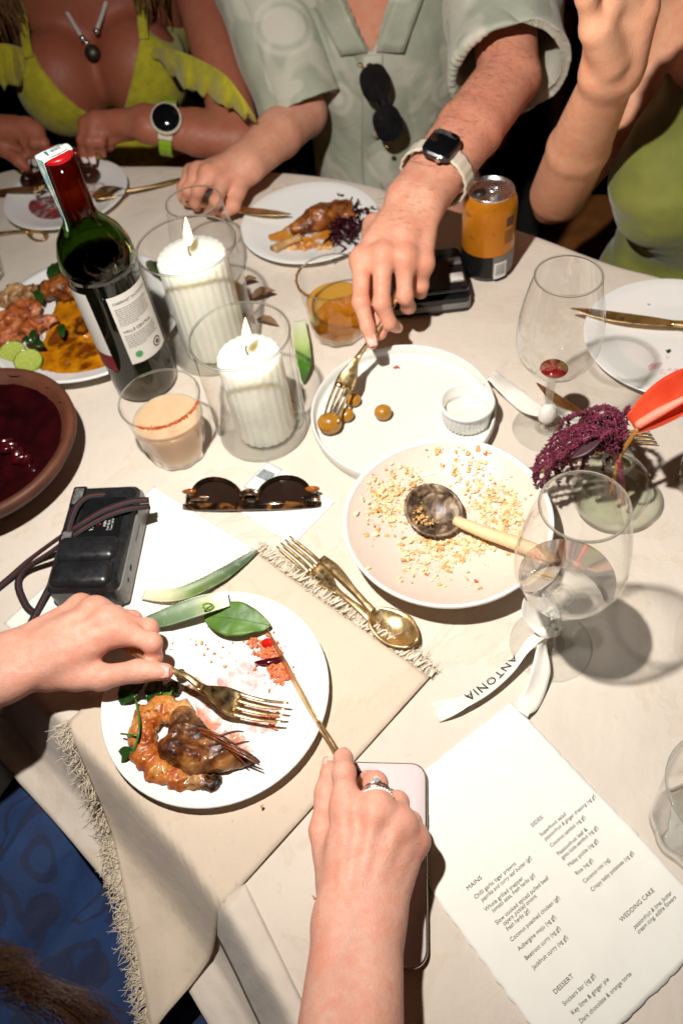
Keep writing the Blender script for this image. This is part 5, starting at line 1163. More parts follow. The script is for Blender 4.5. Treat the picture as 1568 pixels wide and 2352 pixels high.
def spathe(u, v):
    w_ = .025*math.sin(math.pi*min(1, (v*.90+.10)))**.7*(1-.1*v); x = (u-.5)*2
    return sp0+sx*(v*.085-.002-.004*abs(x)*(1-v))+sy_*x*w_+su*(.030*abs(x)**1.3*(.4+v)+.006*math.sin(v*3)-.004)
sm_ = gridm(spathe, 21, 24); obj('spathe', sm_, b.m, an, solid=.0005, attr={'flush': [1.0 if (k % 21) < 6 else (.5 if (k % 21) < 8 else 0.0) for k in range(21*24)]})
obj('spadix', tube(spline([sp0+su*.004, sp0+sx*.02+su*.012, sp0+sx*.045+su*.020], 10), [.0038, .0042, .0026], 10), pm('spadix_pink', 'd98a72', .5, var=.1, vscale=900, bump=.6, bscale=1500, bdist=.0006), an)
v2 = np.array([*P(1590, 1115)[:2], T]); t2_ = thing('bud_vase', 'small straight glass bud vase of yellowish water beside the red flower', 'vase', v2)
obj('wall', xf(lathe([(0, .0015), (.017, .0015), (.0185, .005), (.0185, .05), (.014, .062), (.013, .08)], 40), v2), M_GLASS2, t2_)
obj('water', xf(lathe([(0, .003), (.0165, .004), (.0168, .045), (0, .045)], 32), v2), thin_glass('yellow_water', (.86, .86, .55), (.6, .6, .3), gl=.3), t2_); obj('rim', xf(tor(.013, .0011, 32, 8), v2+UP*.08), M_RIM, t2_)
# ================================================================ phone, cameras, eyewear, watches
ph0 = P(1559, 2787+0, 0) if False else None
S_ = .6272
r_top = P(1562*S_, 2790*S_, .008); r_bot = P(1567*S_, 3560*S_, .008)
pax = nrm(r_top-r_bot); pside = nrm(np.cross(UP, pax)); pL = .1467; pW = .0715
pc_ = (r_top+r_bot)/2+pside*pW/2; pc_[2] = T+.0012
phn = thing('smartphone', 'white smartphone with gold edge lying face down under the knife hand', 'phone', pc_)
Mp = np.stack([-pside, pax, UP], 1)
obj('frame', xf(extrude(rrect(pW, pL, .0125, 8), 0, .0075, .0012), pc_, M=Mp), pm('gold_phone_frame', (.55, .42, .30), .22, metal=1, var=.05), phn)
obj('back_glass', xf(extrude(rrect(pW-.0026, pL-.0026, .0115, 8), .0070, .0079, .0003), pc_, M=Mp), pm('white_phone_glass', 'd9ccca', .07, var=.01, coat=.8, coatr=.03, rvar=.02), phn)
bmp = obj('camera_bump', xf(extrude(rrect(.0310, .0320, .008, 6), .0078, .0092, .0005), pc_+pside*.0165+pax*.0530, M=Mp), pm('white_phone_bump', 'd6cac8', .10, var=.01, coat=.8), phn)
for dx, dy in ((.0235, .0605), (.0095, .0455)):
    obj('lens', xf(lathe([(0, .0094), (.0058, .0094), (.0064, .0112), (.0056, .0115), (.005, .0105), (0, .0105)], 32), pc_+pside*dx+pax*dy), M_BLACKG, bmp)
obj('flash', xf(lathe([(0, .0096), (.0030, .0096), (.0028, .0099), (0, .0100)], 24), pc_+pside*.0095+pax*.0605), M_WHITEP, bmp)
for dy, ln in ((.030, .010), (.014, .016), (-.006, .016)): obj('side_button', xf(rbox(.0010, ln, .0022, .0004), pc_-pside*(pW/2+.0001)+pax*dy+UP*.0040, M=Mp), MATS['gold_phone_frame'], phn)
# the strapped point-and-shoot camera
k0 = P(347, 1160, 0); k1 = P(297, 1400, 0); kax = nrm(k0-k1); ksd = nrm(np.cross(UP, kax)); KL = np.linalg.norm(k0-k1); KW = .072; KH = .036
kc_ = (k0+k1)/2+ksd*KW/2; kc_[2] = T+.0016; Mk = np.stack([-ksd, kax, UP], 1)
cmr = thing('film_camera', 'black compact film camera with a red-stitched black strap', 'camera', kc_)
obj('body', xf(extrude(rrect(KW, KL, .010, 6), 0, KH, .005), kc_, M=Mk), M_BLACK, cmr, auto=35)
obj('grey_plate', xf(extrude(rrect(.012, KL-.006, .004, 4), .004, KH-.006, .001), kc_-ksd*(KW/2-.0045), M=Mk), M_GREYP, cmr, auto=35)
for i in (0, 1): obj('grip_ridge', xf(rbox(.062, .0300, .020, .0085, 4), kc_-kax*(KL/2-.018-.0285*i)+UP*(KH-.004)+ksd*.002, M=Mk), M_BLACK, cmr)
obj('front_panel', xf(extrude(rrect(KW*.62, KL*.40, .003, 4), KH-.001, KH+.0012, .0006), kc_+kax*.020-ksd*.004, M=Mk), M_BLACKG, cmr, auto=35)
for dy in (.048, -.006):
    fr = obj('window_frame', xf(extrude(rrect(.014, .026, .002, 4), KH-.004, KH+.0016, .0006), kc_+kax*dy+ksd*.0260, M=Mk), M_BLACKG, cmr, auto=35)
    obj('window', xf(extrude(rrect(.0095, .020, .0015, 4), KH+.0012, KH+.0024, .0004), kc_+kax*dy+ksd*.0260, M=Mk), pm('clear_window', (.45, .44, .42), .1, metal=.7, var=.5, vscale=200), fr)
M_PRW = pm('white_camera_print', 'd8d6d0', .5); M_PRR = pm('red_camera_print', 'b8202a', .5)
def kt(s, size, dx, dy, mat, **k):
    o_ = kc_-ksd*dx+kax*dy+UP*(KH+.0016); V, Fc = text_mesh(s, size, **k); obj('lettering', (o_+V[:, :1]*kax+V[:, 1:2]*ksd, Fc), mat, cmr, smooth=False)
kt('YASHICA', .0052, -.001, .004, M_PRW); kt('T3', .0062, .006, .010, M_PRR, thick=.0001); kt('super', .0045, .0105, .008, M_PRW, shear=.2); kt('Carl Zeiss T*', .0030, .0145, .004, M_PRW); kt('Tessar 2.8/35', .0026, .0180, .004, M_PRW)
for dy, sz in ((-.028, .0034), (-.042, .0026)): obj('button', xf(ellm((0, 0, 0), (.0012, sz, sz*.9), base=ICO2), kc_-ksd*(KW/2+.0016)+kax*dy+UP*.018, M=Mk), M_BLACKG, cmr)
obj('slot', xf(rbox(.001, .020, .0016, .0003), kc_-ksd*(KW/2+.0014)+kax*.012+UP*.020, M=Mk), M_BLACK, cmr)
M_STRAP = pm('strap_webbing', (.008, .008, .009), .75, var=.3, vscale=300, bump=.6, bscale=1400, bdist=.0008); M_STITCH = pm('red_stitch', 'a8201c', .7)
def strap(pts, n=44, wd=.0075):
    sp = spline(pts, n); sides = []
    for i in range(len(sp)): tgt = nrm(sp[min(i+1, len(sp)-1)]-sp[max(i-1, 0)]); sides.append(nrm(np.cross(tgt, UP)+.15*UP*math.sin(i*.2)))
    o = obj('strap', bandm(sp, wd, .0018, np.array(sides), 8), M_STRAP, cmr)
    ups = np.array([np.cross(sides[i], nrm(sp[min(i+1, len(sp)-1)]-sp[max(i-1, 0)])) for i in range(len(sp))]); ups *= np.sign(ups[:, 2:3]+1e-9)
    obj('stitching', bandm(sp+ups*.00075, .00042, .0006, np.array(sides), 6), M_STITCH, o)
zc = KH+.004
strap([P(343, 1148, zc), P(300, 1152, zc+.004), P(240, 1172, zc+.004), P(185, 1204, zc+.002), P(130, 1240, .030), P(70, 1285, .012), P(20, 1330, .004), P(-40, 1380, .003)])
strap([P(344, 1163, zc-.006), P(290, 1170, zc+.003), P(235, 1190, zc+.001), P(180, 1222, zc), P(120, 1266, .026), P(62, 1305, .010), P(42, 1340, .004), P(60, 1390, .003), P(85, 1412, .003)])
strap([P(250, 1136, zc-.004), P(205, 1140, zc), P(176, 1165, zc+.003), P(158, 1215, zc), P(145, 1280, .030), P(115, 1345, .010), P(88, 1400, .004), P(66, 1440, .003)])
# small black camera behind the reaching hand
d0 = P(952, 731, 0); d1 = P(1081, 716, 0); d2 = P(1066, 590, 0); dax = nrm(d1-d0); dpr = nrm(np.cross(UP, dax)); Dw = .098; Dd = .100; Dh = .034
dc = d1-dax*Dw/2+dpr*Dd/2; dc[2] = T+.0008; Md = np.stack([dax, dpr, UP], 1)
dsc = thing('film_camera', 'small glossy black camera lying beside the drinks can', 'camera', dc)
obj('body', xf(extrude(rrect(Dw, Dd, .008, 5), 0, Dh*.72, .003), dc, M=Md), M_BLACKG, dsc, auto=35)
obj('raised_top', xf(extrude(rrect(Dw*.96, Dd*.55, .006, 5), Dh*.70, Dh, .003), dc-dpr*.018, M=Md), M_BLACKG, dsc, auto=35)
obj('grey_skirt', xf(extrude(rrect(Dw+.0008, Dd+.0008, .008, 5), .006, .015, .001), dc, M=Md), M_GREYP, dsc, auto=35)
fb = obj('flash_window', xf(extrude(rrect(.018, .017, .002, 4), Dh-.001, Dh+.0012, .0005), dc+dax*.034-dpr*.026, M=Md), M_GREYP, dsc, auto=35)
b = NB('flash_diffuser'); b.set(base=b.ramp(b.vor(700), [(.1, '8f8d88'), (.6, 'efece4')]), rough=.15, metal=.3); obj('diffuser', xf(extrude(rrect(.0155, .0145, .0015, 4), Dh+.001, Dh+.0022, .0004), dc+dax*.034-dpr*.026, M=Md), b.m, fb)
obj('viewfinder', xf(extrude(rrect(.016, .013, .0015, 4), Dh-.004, Dh+.0014, .0004), dc+dax*.036+dpr*.006, M=Md), pm('viewfinder_glass', (.10, .10, .10), .08, var=.4, vscale=300), dsc)
# ---- tortoiseshell sunglasses, folded, resting upside down
b = NB('tortoiseshell'); b.set(base=b.ramp(b.noise(75, 3, .5, .8), [(.46, (.008, .005, .003)), (.58, (.035, .014, .005)), (.70, (.20, .08, .02))]), rough=.08, coat=.7, coatr=.03); M_TORT = b.m
M_LENS = pm('brown_lens', (.022, .012, .008), .05, var=.2, vscale=20)
e0 = P(417, 1178, .004); e1 = P(735, 1172, .004); ex = nrm(e1-e0); EL = np.linalg.norm(e1-e0); back = nrm(np.cross(UP, ex)); eu = nrm(UP*.62+back*.78); en = np.cross(ex, eu)
sgl = thing('sunglasses', 'folded tortoiseshell sunglasses with brown lenses on a paper sheet', 'sunglasses', (e0+e1)/2)
def half(cx, w_, hh, n=28):
    return [np.array([cx+w_*math.cos(t)*1.0, .006+(hh*max(0, math.sin(t))**.75 if math.sin(t) > 0 else -.0015)]) for t in np.linspace(0, 2*math.pi, n, endpoint=False)]
for i, (cx, sgn) in enumerate(((EL*.265, -1), (EL*.735, 1))):
    o_ = np.array([[q[0]+sgn*(q[1]-.006)*.12, q[1]] for q in half(cx, EL*.205, .031)]); c_ = o_.mean(0); inn = c_+(o_-c_)*np.array([.86, .80])+np.array([0, -.0002])
    n = len(o_); V = []
    for zz, ring in ((-.002, o_), (.0022, o_), (.0022, inn), (-.002, inn)): V += [e0+ex*q[0]+eu*q[1]+en*(zz+.004*((q[0]-EL/2)/(EL/2))**2*-2) for q in ring]
    F_ = [(k*n+j, k*n+(j+1) % n, ((k+1) % 4)*n+(j+1) % n, ((k+1) % 4)*n+j) for k in range(4) for j in range(n)]
    obj('lens_rim', (np.array(V), F_), M_TORT, sgl, auto=40)
    obj('lens', (np.array([e0+ex*q[0]+eu*q[1]+en*(-.008*((q[0]-EL/2)/(EL/2))**2) for q in inn]+[e0+ex*c_[0]+eu*c_[1]+en*(.003-.008*((c_[0]-EL/2)/(EL/2))**2)]), [(j, (j+1) % n, n) for j in range(n)]), M_LENS, sgl)
obj('brow_bar', bandm([e0+ex*EL*t+eu*.0055+en*(-.008*(2*t-1)**2) for t in np.linspace(0, 1, 18)], [.008, .0095, .0085, .0095, .008], .0046, eu, 10), M_TORT, sgl)
obj('bridge', bandm([e0+ex*EL*t+eu*(.018+.003*math.sin((t-.44)/.12*3.14)) for t in np.linspace(.43, .57, 8)], .006, .005, eu, 10), M_TORT, sgl)
for s, hh in ((0, .012), (1, .018)):
    st_ = e0+ex*EL*(.015 if s == 0 else .985)+eu*.014-en*.010; en_ = e0+ex*EL*(.93 if s == 0 else .07)+back*.012+UP*(.004+.005*s)
    obj('temple', bandm(spline([st_, st_*.85+en_*.15-en*.006-UP*.002, en_], 16), [.012, .010, .008, .006], .0036, nrm(UP*.8+back*.6), 8), M_TORT, sgl)
    obj('hinge_tip', chunk(e0+ex*EL*(.055 if s == 0 else .945)+eu*.022-en*.004, (.0080, .0032, .003), ICO2, .05, np.stack([ex, eu, en], 1)), pm('amber_acetate', '8a4a1c', .1, var=.3), sgl)
# ---- black sunglasses hooked in the man's placket
gp0 = Yp(843, 135, 1.192); gp1 = Yp(905, 332, 1.165)
gx = nrm(gp1-gp0); gn = nrm(np.cross(gx, np.array([1, 0, 0]))); gn = gn if gn[1] < 0 else -gn; gy = np.cross(gn, gx)
gs_ = thing('sunglasses', 'black sunglasses hooked on the front of the sage shirt', 'sunglasses', gp0)
GL = np.linalg.norm(gp1-gp0)
for t0 in (.27, .74):
    o_ = np.array([(GL*(t0+.20*math.copysign(abs(math.cos(a))**.75, math.cos(a))), .0215*math.copysign(abs(math.sin(a))**.8, math.sin(a))) for a in np.linspace(0, 6.283, 28, endpoint=False)])
    V = [gp0+gx*q[0]+gy*q[1]+gn*z for z in (-.002, .003) for q in o_]; n = 28
    obj('lens', (np.array(V), [tuple(range(n))[::-1], tuple(range(n, 2*n))]+[(j, (j+1) % n, n+(j+1) % n, n+j) for j in range(n)]), M_BLACKG, gs_, auto=40)
obj('bridge', bandm([gp0+gx*GL*t+gy*.006 for t in np.linspace(.42, .6, 6)], .012, .005, gy), M_BLACKG, gs_)
for t0 in (.06, .96): obj('temple', bandm([gp0+gx*GL*t0-gn*.001, gp0+gx*GL*t0-gn*.012+gx*(.03 if t0 < .5 else -.03), gp0+gx*GL*(.55 if t0 < .5 else .4)-gn*.016], .008, .004, gy), M_BLACKG, gs_)
for t0 in (.03, .985): obj('hinge', ellm(gp0+gx*GL*t0-gy*.012, (.004, .004, .003), base=ICO2), pm('brass_hinge', (.5, .32, .1), .3, metal=1), gs_)
# ---- watches
def wrist_frame(wr, el, t, up): c = wr*(1-t)+el*t; ax = nrm(el-wr); up = nrm(up-ax*(up@ax)); return c, ax, up, np.cross(ax, up)
def strap_ring(c, ax, up, sd, rs, ru, wd, a0, a1_, n=40, bump=0.0):
    def f(u, v): a = a0+(a1_-a0)*u; k = 1+bump*abs(math.sin(u*60)); return c+sd*rs*k*math.sin(a)+up*ru*k*math.cos(a)+ax*wd*(v-.5)
    return gridm(f, n, 7)
wc, wax, wup, wsd = wrist_frame(hC['wrist'], elC, .205, np.array([-.12, -.50, 1.0]))
wt = thing('smart_watch', 'smart watch with square black screen and cream strap on reaching wrist', 'watch', wc)
obj('strap', strap_ring(wc, wax, wup, wsd, .0405, .0345, .023, .25, 2*math.pi-.25, 72, .035), pm('cream_rubber', 'cfc2ae', .5, var=.05), wt, solid=.0026)
cw = wc+wup*.0370; Mw = np.stack([wsd, wax, wup], 1)
cs_ = obj('case', xf(extrude(rrect(.036, .043, .011, 8), -.005, .0045, .0022), cw, M=Mw), pm('grey_aluminium', (.10, .10, .105), .3, metal=1, var=.1), wt, auto=35)
obj('screen', xf(extrude(rrect(.0335, .0405, .0100, 8), .0042, .0062, .0008), cw, M=Mw), pm('black_screen', (.004, .004, .005), .05, var=.1, rvar=.01), wt, auto=50)
for sg_ in (1, -1)[:1]: obj('crown', xf(lathe([(0, 0), (.0035, 0), (.0035, .002), (0, .0024)], 20), cw-wax*.0215+wsd*.006, M=frame(-wax)), M_STEEL, cs_)
obj('buckle', xf(gridm(lambda u, v: np.array([.0095*math.copysign(abs(math.cos(6.283*u))**.5, math.cos(6.283*u)), .0045*math.copysign(abs(math.sin(6.283*u))**.5, math.sin(6.283*u)), .0012*math.sin(6.283*v)])+np.array([.0011*math.cos(6.283*v)*math.cos(6.283*u), .0011*math.cos(6.283*v)*math.sin(6.283*u), 0]), 32, 7, True), wc+wsd*.0395*math.sin(2.0)+wup*.0345*math.cos(2.0), M=np.stack([wax, nrm(wup*.9+wsd*.4), nrm(np.cross(wax, nrm(wup*.9+wsd*.4)))], 1)), M_STEEL, wt)
yc_, yax, yup, ysd = wrist_frame(hF['wrist'], elF, .24, np.array([.35, -.65, .55]))
yw = thing('sports_watch', 'round black sports watch with lime strap on tanned wrist', 'watch', yc_)
obj('strap', strap_ring(yc_, yax, yup, ysd, .038, .033, .019, .5, 2*math.pi-.5, 60, .03), pm('lime_rubber', '7fa312', .5, var=.06), yw, solid=.0025)
obj('strap_lug', strap_ring(yc_, yax, yup, ysd, .0385, .0335, .021, -.75, .75, 20), pm('cream_bezel', 'cabfae', .4, var=.05), yw, solid=.004)
obj('case', xf(lathe([(0, 0), (.0215, 0), (.023, .003), (.0225, .008), (.020, .0095)], 40), yc_+yup*.031, M=frame(yup, yax)), MATS['cream_bezel'], yw)
obj('dial', xf(lathe([(0, .0096), (.0200, .0094), (.0205, .0085)], 40), yc_+yup*.031, M=frame(yup, yax)), MATS['black_screen'], yw, flip=True)
# ---- necklace of the woman in yellow
nk_ = thing('necklace', 'white corded necklace with silver beads and dark round pendant', 'necklace', yc+np.array([0, -.1, .15]))
pend = Yp(213, 122, 1.42); npl = Yp(150, 20, 1.475); npr = Yp(245, 0, 1.475); jl = Yp(190, 88, 1.428); jr = Yp(222, 72, 1.430)
backn = yc+np.array([0, .05, .30])
M_CORD = pm('white_cord', 'c9c4ba', .6, var=.1, vscale=400, bump=.6, bscale=900)
obj('cord', tube(spline([backn+[-.05, 0, 0], npl+[-.01, .02, .03], npl, jl], 16), .0034, 8), M_CORD, nk_); obj('cord', tube(spline([backn+[.05, 0, 0], npr+[.01, .02, .03], npr, jr], 16), .0034, 8), M_CORD, nk_)
for q in (jl, jr, (jl+pend)/2+UP*.004): obj('bead', ellm(q, (.0055,)*3, base=ICO2), M_STEEL, nk_)
obj('pendant', xf(lathe([(0, -.003), (.010, -.003), (.0125, 0), (.010, .003), (0, .0035)], 32), pend, M=frame((0.1, -1, .5))), pm('dark_bronze', (.05, .04, .03), .4, metal=.8, var=.4, vscale=300), nk_)
# ================================================================ food
M_CRUMB = pm('coconut_sambol', 'dca868', .75, var=.38, vscale=500, sss=.15); M_CRUMB2 = pm('orange_crumb', 'c4661e', .6, var=.3, vscale=500); M_RED = pm('red_chilli_bits', 'b3261a', .4, var=.3, vscale=500)
def px_of(p): q = np.asarray(p)-np.array([0, 0, T+CAM_H]); z = q@_fw; return np.array([784+F_PX*(q@_R)/z, 1176-F_PX*(q@_U)/z])
def crumbs(name, clusters, hf, mat, size=(.0009, .0026), base=ICO1, par=None, flat=.6, clump=.55, **k):
    ms = []
    for x, y, sx, sy, n in clusters:
        cen = [(x+rng.normal(0, sx), y+rng.normal(0, sy)) for _ in range(max(1, n//7))]
        for _ in range(n):
            if rng.random() < clump and n > 12: cx, cy_ = cen[rng.integers(len(cen))]; px_, py2 = cx+rng.normal(0, 3.2), cy_+rng.normal(0, 2.6)
            else: px_, py2 = x+rng.normal(0, sx), y+rng.normal(0, sy)
            p = P(px_, py2, .012); h = hf(p)
            if h is None: continue
            s = (size[0]*.6+(size[1]*1.25-size[0]*.6)*rng.random()**2.6)*rng.uniform(.6, 1.3, 3)*np.array([1.2, .8, flat]); ms.append(chunk((p[0], p[1], T+h+s[2]*.6+abs(rng.normal(0, .0006))), s, base, .5, frame(UP+rng.normal(0, .5, 3), rng.normal(size=3))))
    return obj(name, join(*ms), mat, par, smooth=False, **k)
hb = lambda p: (lambda r: bowl_h(r) if r < BWR*.93 else None)(np.hypot(*(p[:2]-BWL)))
cl = [(888, 1165, 24, 22, 420), (930, 1120, 26, 20, 130), (1065, 1085, 28, 18, 150), (1105, 1105, 16, 14, 60), (1130, 1165, 34, 26, 330), (1165, 1195, 24, 22, 260), (1000, 1262, 36, 26, 260), (945, 1290, 12, 20, 50), (1060, 1250, 36, 18, 160), (1010, 1235, 60, 10, 90), (1130, 1235, 34, 8, 120), (975, 1310, 40, 10, 30), (850, 1230, 14, 28, 34), (1000, 1340, 70, 16, 24), (1000, 1060, 40, 12, 30)]
crumbs('coconut_crumbs', [(x, y, a, b_, int(n*.75)) for x, y, a, b_, n in cl], hb, pm('pale_sambol', 'ead2a6', .8, var=.15, vscale=500, sss=.15), (.0008, .0027), kind='stuff', label='pale coconut sambol crumbs scattered in the cream bowl', cat='crumbs')
crumbs('golden_crumbs', [(x, y, a, b_, int(n*.5)) for x, y, a, b_, n in cl], hb, M_CRUMB, (.0007, .0022), kind='stuff', label='golden toasted crumbs mixed among the pale coconut sambol', cat='crumbs')
crumbs('chilli_flecks', [(900, 1170, 60, 50, 16), (1080, 1140, 60, 60, 18), (1000, 1280, 60, 40, 14), (1091, 1342, 4, 3, 10)], hb, M_CRUMB2, (.0008, .0018), kind='stuff', label='orange chilli flecks among the coconut crumbs', cat='crumbs')
crumbs('spoon_crumbs', [(960, 1165, 10, 14, 45), (965, 1195, 12, 8, 40), (985, 1210, 14, 4, 20), (940, 1180, 6, 10, 20)], lambda p: .0185, M_CRUMB, (.0006, .0016), kind='stuff', label='pale crumbs stuck inside the coconut-shell spoon', cat='crumbs')
LP = .003
hp_ = lambda p: (lambda r: LP+coupe_h(r, MPR) if r < MPR*.97 else None)(np.hypot(*(p[:2]-MP)))
M_PINKC = pm('pink_rice_crumb', 'd2744a', .5, var=.3, vscale=600, sss=.2)
crumbs('red_crumbs', [(622, 1505, 12, 16, 170), (640, 1540, 14, 12, 190), (608, 1490, 10, 10, 80), (575, 1475, 6, 8, 45), (650, 1560, 8, 8, 50), (625, 1655, 6, 14, 50), (600, 1500, 50, 50, 22), (480, 1470, 40, 14, 12), (640, 1470, 30, 40, 14)], hp_, M_PINKC, (.0008, .0026), ICO1, kind='stuff', label='red-orange coconut crumbs heaped beside the knife blade', cat='crumbs')
crumbs('pale_crumbs', [(440, 1480, 40, 20, 10), (540, 1490, 40, 26, 10), (500, 1460, 40, 12, 9), (470, 1395, 50, 14, 20), (560, 1390, 20, 10, 10), (600, 1850, 3, 3, 2)], lambda p: LP+.006 if outside(p) < 0 else None, M_CRUMB, (.0007, .0019), kind='stuff', label='pale crumbs over the leaves and rim of the prawn plate', cat='crumbs')
cb = P(614, 1477, .012); obj('cherry_tomato_piece', ellm(cb, (.0058, .0048, .0040), base=ICO3), pm('tomato_red', 'c01a10', .08, var=.2, sss=.2), label='glossy red tomato piece beside the knife tip', cat='tomato')
obj('beetroot_strip', bandm(spline([P(585, 1522, .011), P(610, 1520, .014), P(648, 1512, .013)], 10), [.001, .005, .006, .003], .0025, (0, 1, 0)), pm('dark_beet', (.06, .003, .008), .12, var=.3), label='dark purple beetroot strip on the red crumbs', cat='beetroot')
def smear(name, px, hh, mat, par=None, th=.0003, seed=0, **k):
    pts = np.array([P(x, y, hh) for x, y in px]); c_ = pts.mean(0); o_ = spline(pts, len(px)*10, True); V = [c_]
    n = len(o_); nr = 7
    for j in range(1, nr+1):
        for i, q in enumerate(o_):
            f = j/nr; jit = 1+(.10*fbm((q[0]*70, q[1]*70, seed), 1, 3) if j == nr else 0); p = c_+(q-c_)*f*jit; V.append(p+UP*th*(1-f**3)*2)
    F_ = [(0, 1+i, 1+(i+1) % n) for i in range(n)]+[(1+j*n+i, 1+j*n+(i+1) % n, 1+(j+1)*n+(i+1) % n, 1+(j+1)*n+i) for j in range(nr-1) for i in range(n)]
    return obj(name, (np.array(V), F_), mat, par, flip=False, **k)
def sauce_mat(name, c1, c2, a0=.42, a1_=.55, sc=60, rough=.2, amax=1.0):
    b = NB(name); b.set(base=b.ramp(b.noise(sc, 4, .6), [(.35, c1), (.65, c2)]), rough=rough, alpha=b.ramp(b.noise(sc*.7, 5, .65, .6), [(a0, 0.0), (a1_, amax)])); return b.m
smear('sauce_smear', [(445, 1570), (480, 1580), (560, 1690), (620, 1740), (560, 1770), (470, 1700)], LP+.0062, sauce_mat('pink_oil', 'c8603a', 'd98a5a', .44, .62, 70, .12, .8), label='oily orange smear under the prawn on the plate', cat='sauce')
smear('sauce_smear', [(500, 1560), (560, 1520), (640, 1580), (655, 1660), (600, 1700), (540, 1640)], LP+.0060, sauce_mat('pink_streak', 'cf6a62', 'dca09a', .44, .66, 60, .15, .7), label='faint pink juice streaks across the middle of the plate', cat='sauce')
smear('sauce_smear', [(425, 1575), (455, 1572), (470, 1590), (445, 1600), (430, 1592)], LP+.0062, sauce_mat('brown_oil', '9a5210', 'b8741c', .35, .5, 70, .12, .8), label='small brown oil spot beside the dark leaves', cat='sauce')
smear('sauce_smear', [(470, 1752), (520, 1745), (540, 1760), (505, 1785), (480, 1775)], LP+.0062, sauce_mat('red_oil', 'b02a10', 'c8501c', .35, .5, 90, .12, .8), label='small red sauce patch under the prawn tail', cat='sauce')
# ---- the prawn
pw = thing('grilled_prawn', 'charred grilled prawn with shell, head and curled tail on the plate', 'prawn', P(430, 1710, LP+.006))
ho = LP+.007
cv = [(415, 1636), (372, 1628), (337, 1648), (326, 1690), (333, 1730), (362, 1766), (410, 1786), (452, 1790), (490, 1798)]
rads = [.0098, .0108, .0106, .0104, .0102, .0095, .0088, .0076, .0062]
b = NB('grilled_prawn_meat'); n1 = b.noise(55, 4, .6); c_ = b.ramp(b.noise(38, 4, .6), [(.30, '52200a'), (.43, 'a44e14'), (.56, 'c4823e'), (.70, 'dcb482')])
at = b.n('ShaderNodeAttribute'); at.attribute_name = 'flush'; c_ = b.mix(at.outputs['Fac'], c_, (.012, .007, .004)); sp_ = b.ramp(b.noise(130, 4, .7), [(.60, 0.0), (.68, .85)]); c_ = b.mix(sp_, c_, '3a1606')
b.set(base=c_, rough=b.ramp(b.noise(240, 3), [(.35, .16), (.6, .48)]), spec=.5, sss=.2, ssss=.003); p_ = b.bump(b.noise(150, 4), .5, .0015); M_PRAWN = b.m
PCC = P(400, 1705, ho)
pp = [P(x, y, ho+r*.72) for (x, y), r in zip(cv, rads)]
gsw = []
for i in range(len(pp)-1): gsw.append(C(pp[i], pp[i+1], rads[i], rads[i+1]))
for i in range(len(pp)): gsw.append(El(pp[i], rads[i]*1.08))
mesh_ = body([(gsw, .0035, .002)], .0012); mesh_ = wrinkle(*mesh_, lambda p: .0020*fbm(p*190, 1, 4)+.0007*math.sin(math.atan2(p[1]-PCC[1], p[0]-PCC[0])*17))
fl_ = flush(mesh_[0], [(pp[-1], .013, 1.3), (pp[-2], .010, 1.0), (P(310, 1655, .015), .008, 1.1), (P(305, 1690, .015), .007, 1.1), (P(310, 1725, .015), .006, .8), (P(335, 1632, .018), .005, .9), (P(395, 1615, .02), .005, .5)]); fl_ = np.clip(fl_*(1+.8*np.array([fbm(p*180, 1, 3) for p in mesh_[0]])), 0, 1)
mesh_ = (np.c_[mesh_[0][:, :2], T+ho+(mesh_[0][:, 2]-T-ho)*.82], mesh_[1]); obj('tail', mesh_, M_PRAWN, pw, attr={'flush': fl_})
hd_ = [P(395, 1720, ho+.010), P(450, 1738, ho+.011), P(510, 1742, ho+.009), P(560, 1742, ho+.006), P(594, 1748, ho+.004)]
hm = body([([C(hd_[0], hd_[1], .0115, .0140), C(hd_[1], hd_[2], .0140, .0100), C(hd_[2], hd_[3], .0100, .0055), C(hd_[3], hd_[4], .0055, .0018), C(P(415, 1680, ho+.010), P(520, 1722, ho+.012), .0105, .0085), C(P(420, 1650, ho+.010), P(450, 1690, ho+.012), .0105, .0105)], .005, .002)], .0012)
hm = wrinkle(*hm, lambda p: .0013*fbm((p[0]*120+p[1]*60, p[1]*200, p[2]*160), 1, 3))
b = NB('prawn_shell'); c_ = b.ramp(b.noise(40, 4, .6, .5), [(.34, '1c0c05'), (.48, '54290f'), (.62, '96602e'), (.74, 'b88850')]); at = b.n('ShaderNodeAttribute', attribute_name='flush'); c_ = b.mix(at.outputs['Fac'], c_, (.012, .007, .004))
b.set(base=c_, rough=b.ramp(b.noise(240, 3), [(.35, .18), (.6, .5)]), spec=.5); b.bump(b.noise(160, 4), .6, .002); M_SHELL = b.m
fh = np.clip(flush(hm[0], [(P(470, 1665, .03), .011, .9), (P(430, 1655, .028), .009, .7), (P(520, 1705, .03), .011, .75), (hd_[4], .012, .9), (P(560, 1735, .02), .008, .6)])*(1+.9*np.array([fbm(p*170, 1, 3) for p in hm[0]])), 0, 1)
obj('head', hm, M_SHELL, pw, attr={'flush': fh})
legm = pm('prawn_legs', '6a3212', .3, var=.5, vscale=120, coat=.3)
lg = []
for i in range(16):
    s0 = P(450+i*5+rng.uniform(-6, 6), 1668+i*3.0+rng.uniform(-6, 6), ho+.022); e_ = s0+np.array([*(nrm(P(590, 1735, 0)-P(470, 1680, 0))[:2]*rng.uniform(.02, .04)+rng.normal(0, .002, 2)), rng.uniform(-.008, .001)]); lg.append(tube(spline([s0, s0*.5+e_*.5+UP*.002, e_], 8), [.0012, .0011, .0005], 5))
lg += [tube(spline([P(455, 1710, ho+.024), P(458, 1740, ho+.024), P(462, 1758, ho+.016)], 8), [.0012, .0009], 6), tube(spline([P(505, 1690, ho+.024), P(540, 1680, ho+.022), P(560, 1681, ho+.018)], 8), [.0013, .0006], 6)]
for i, m_ in enumerate(lg): obj('leg', m_, legm, pw)
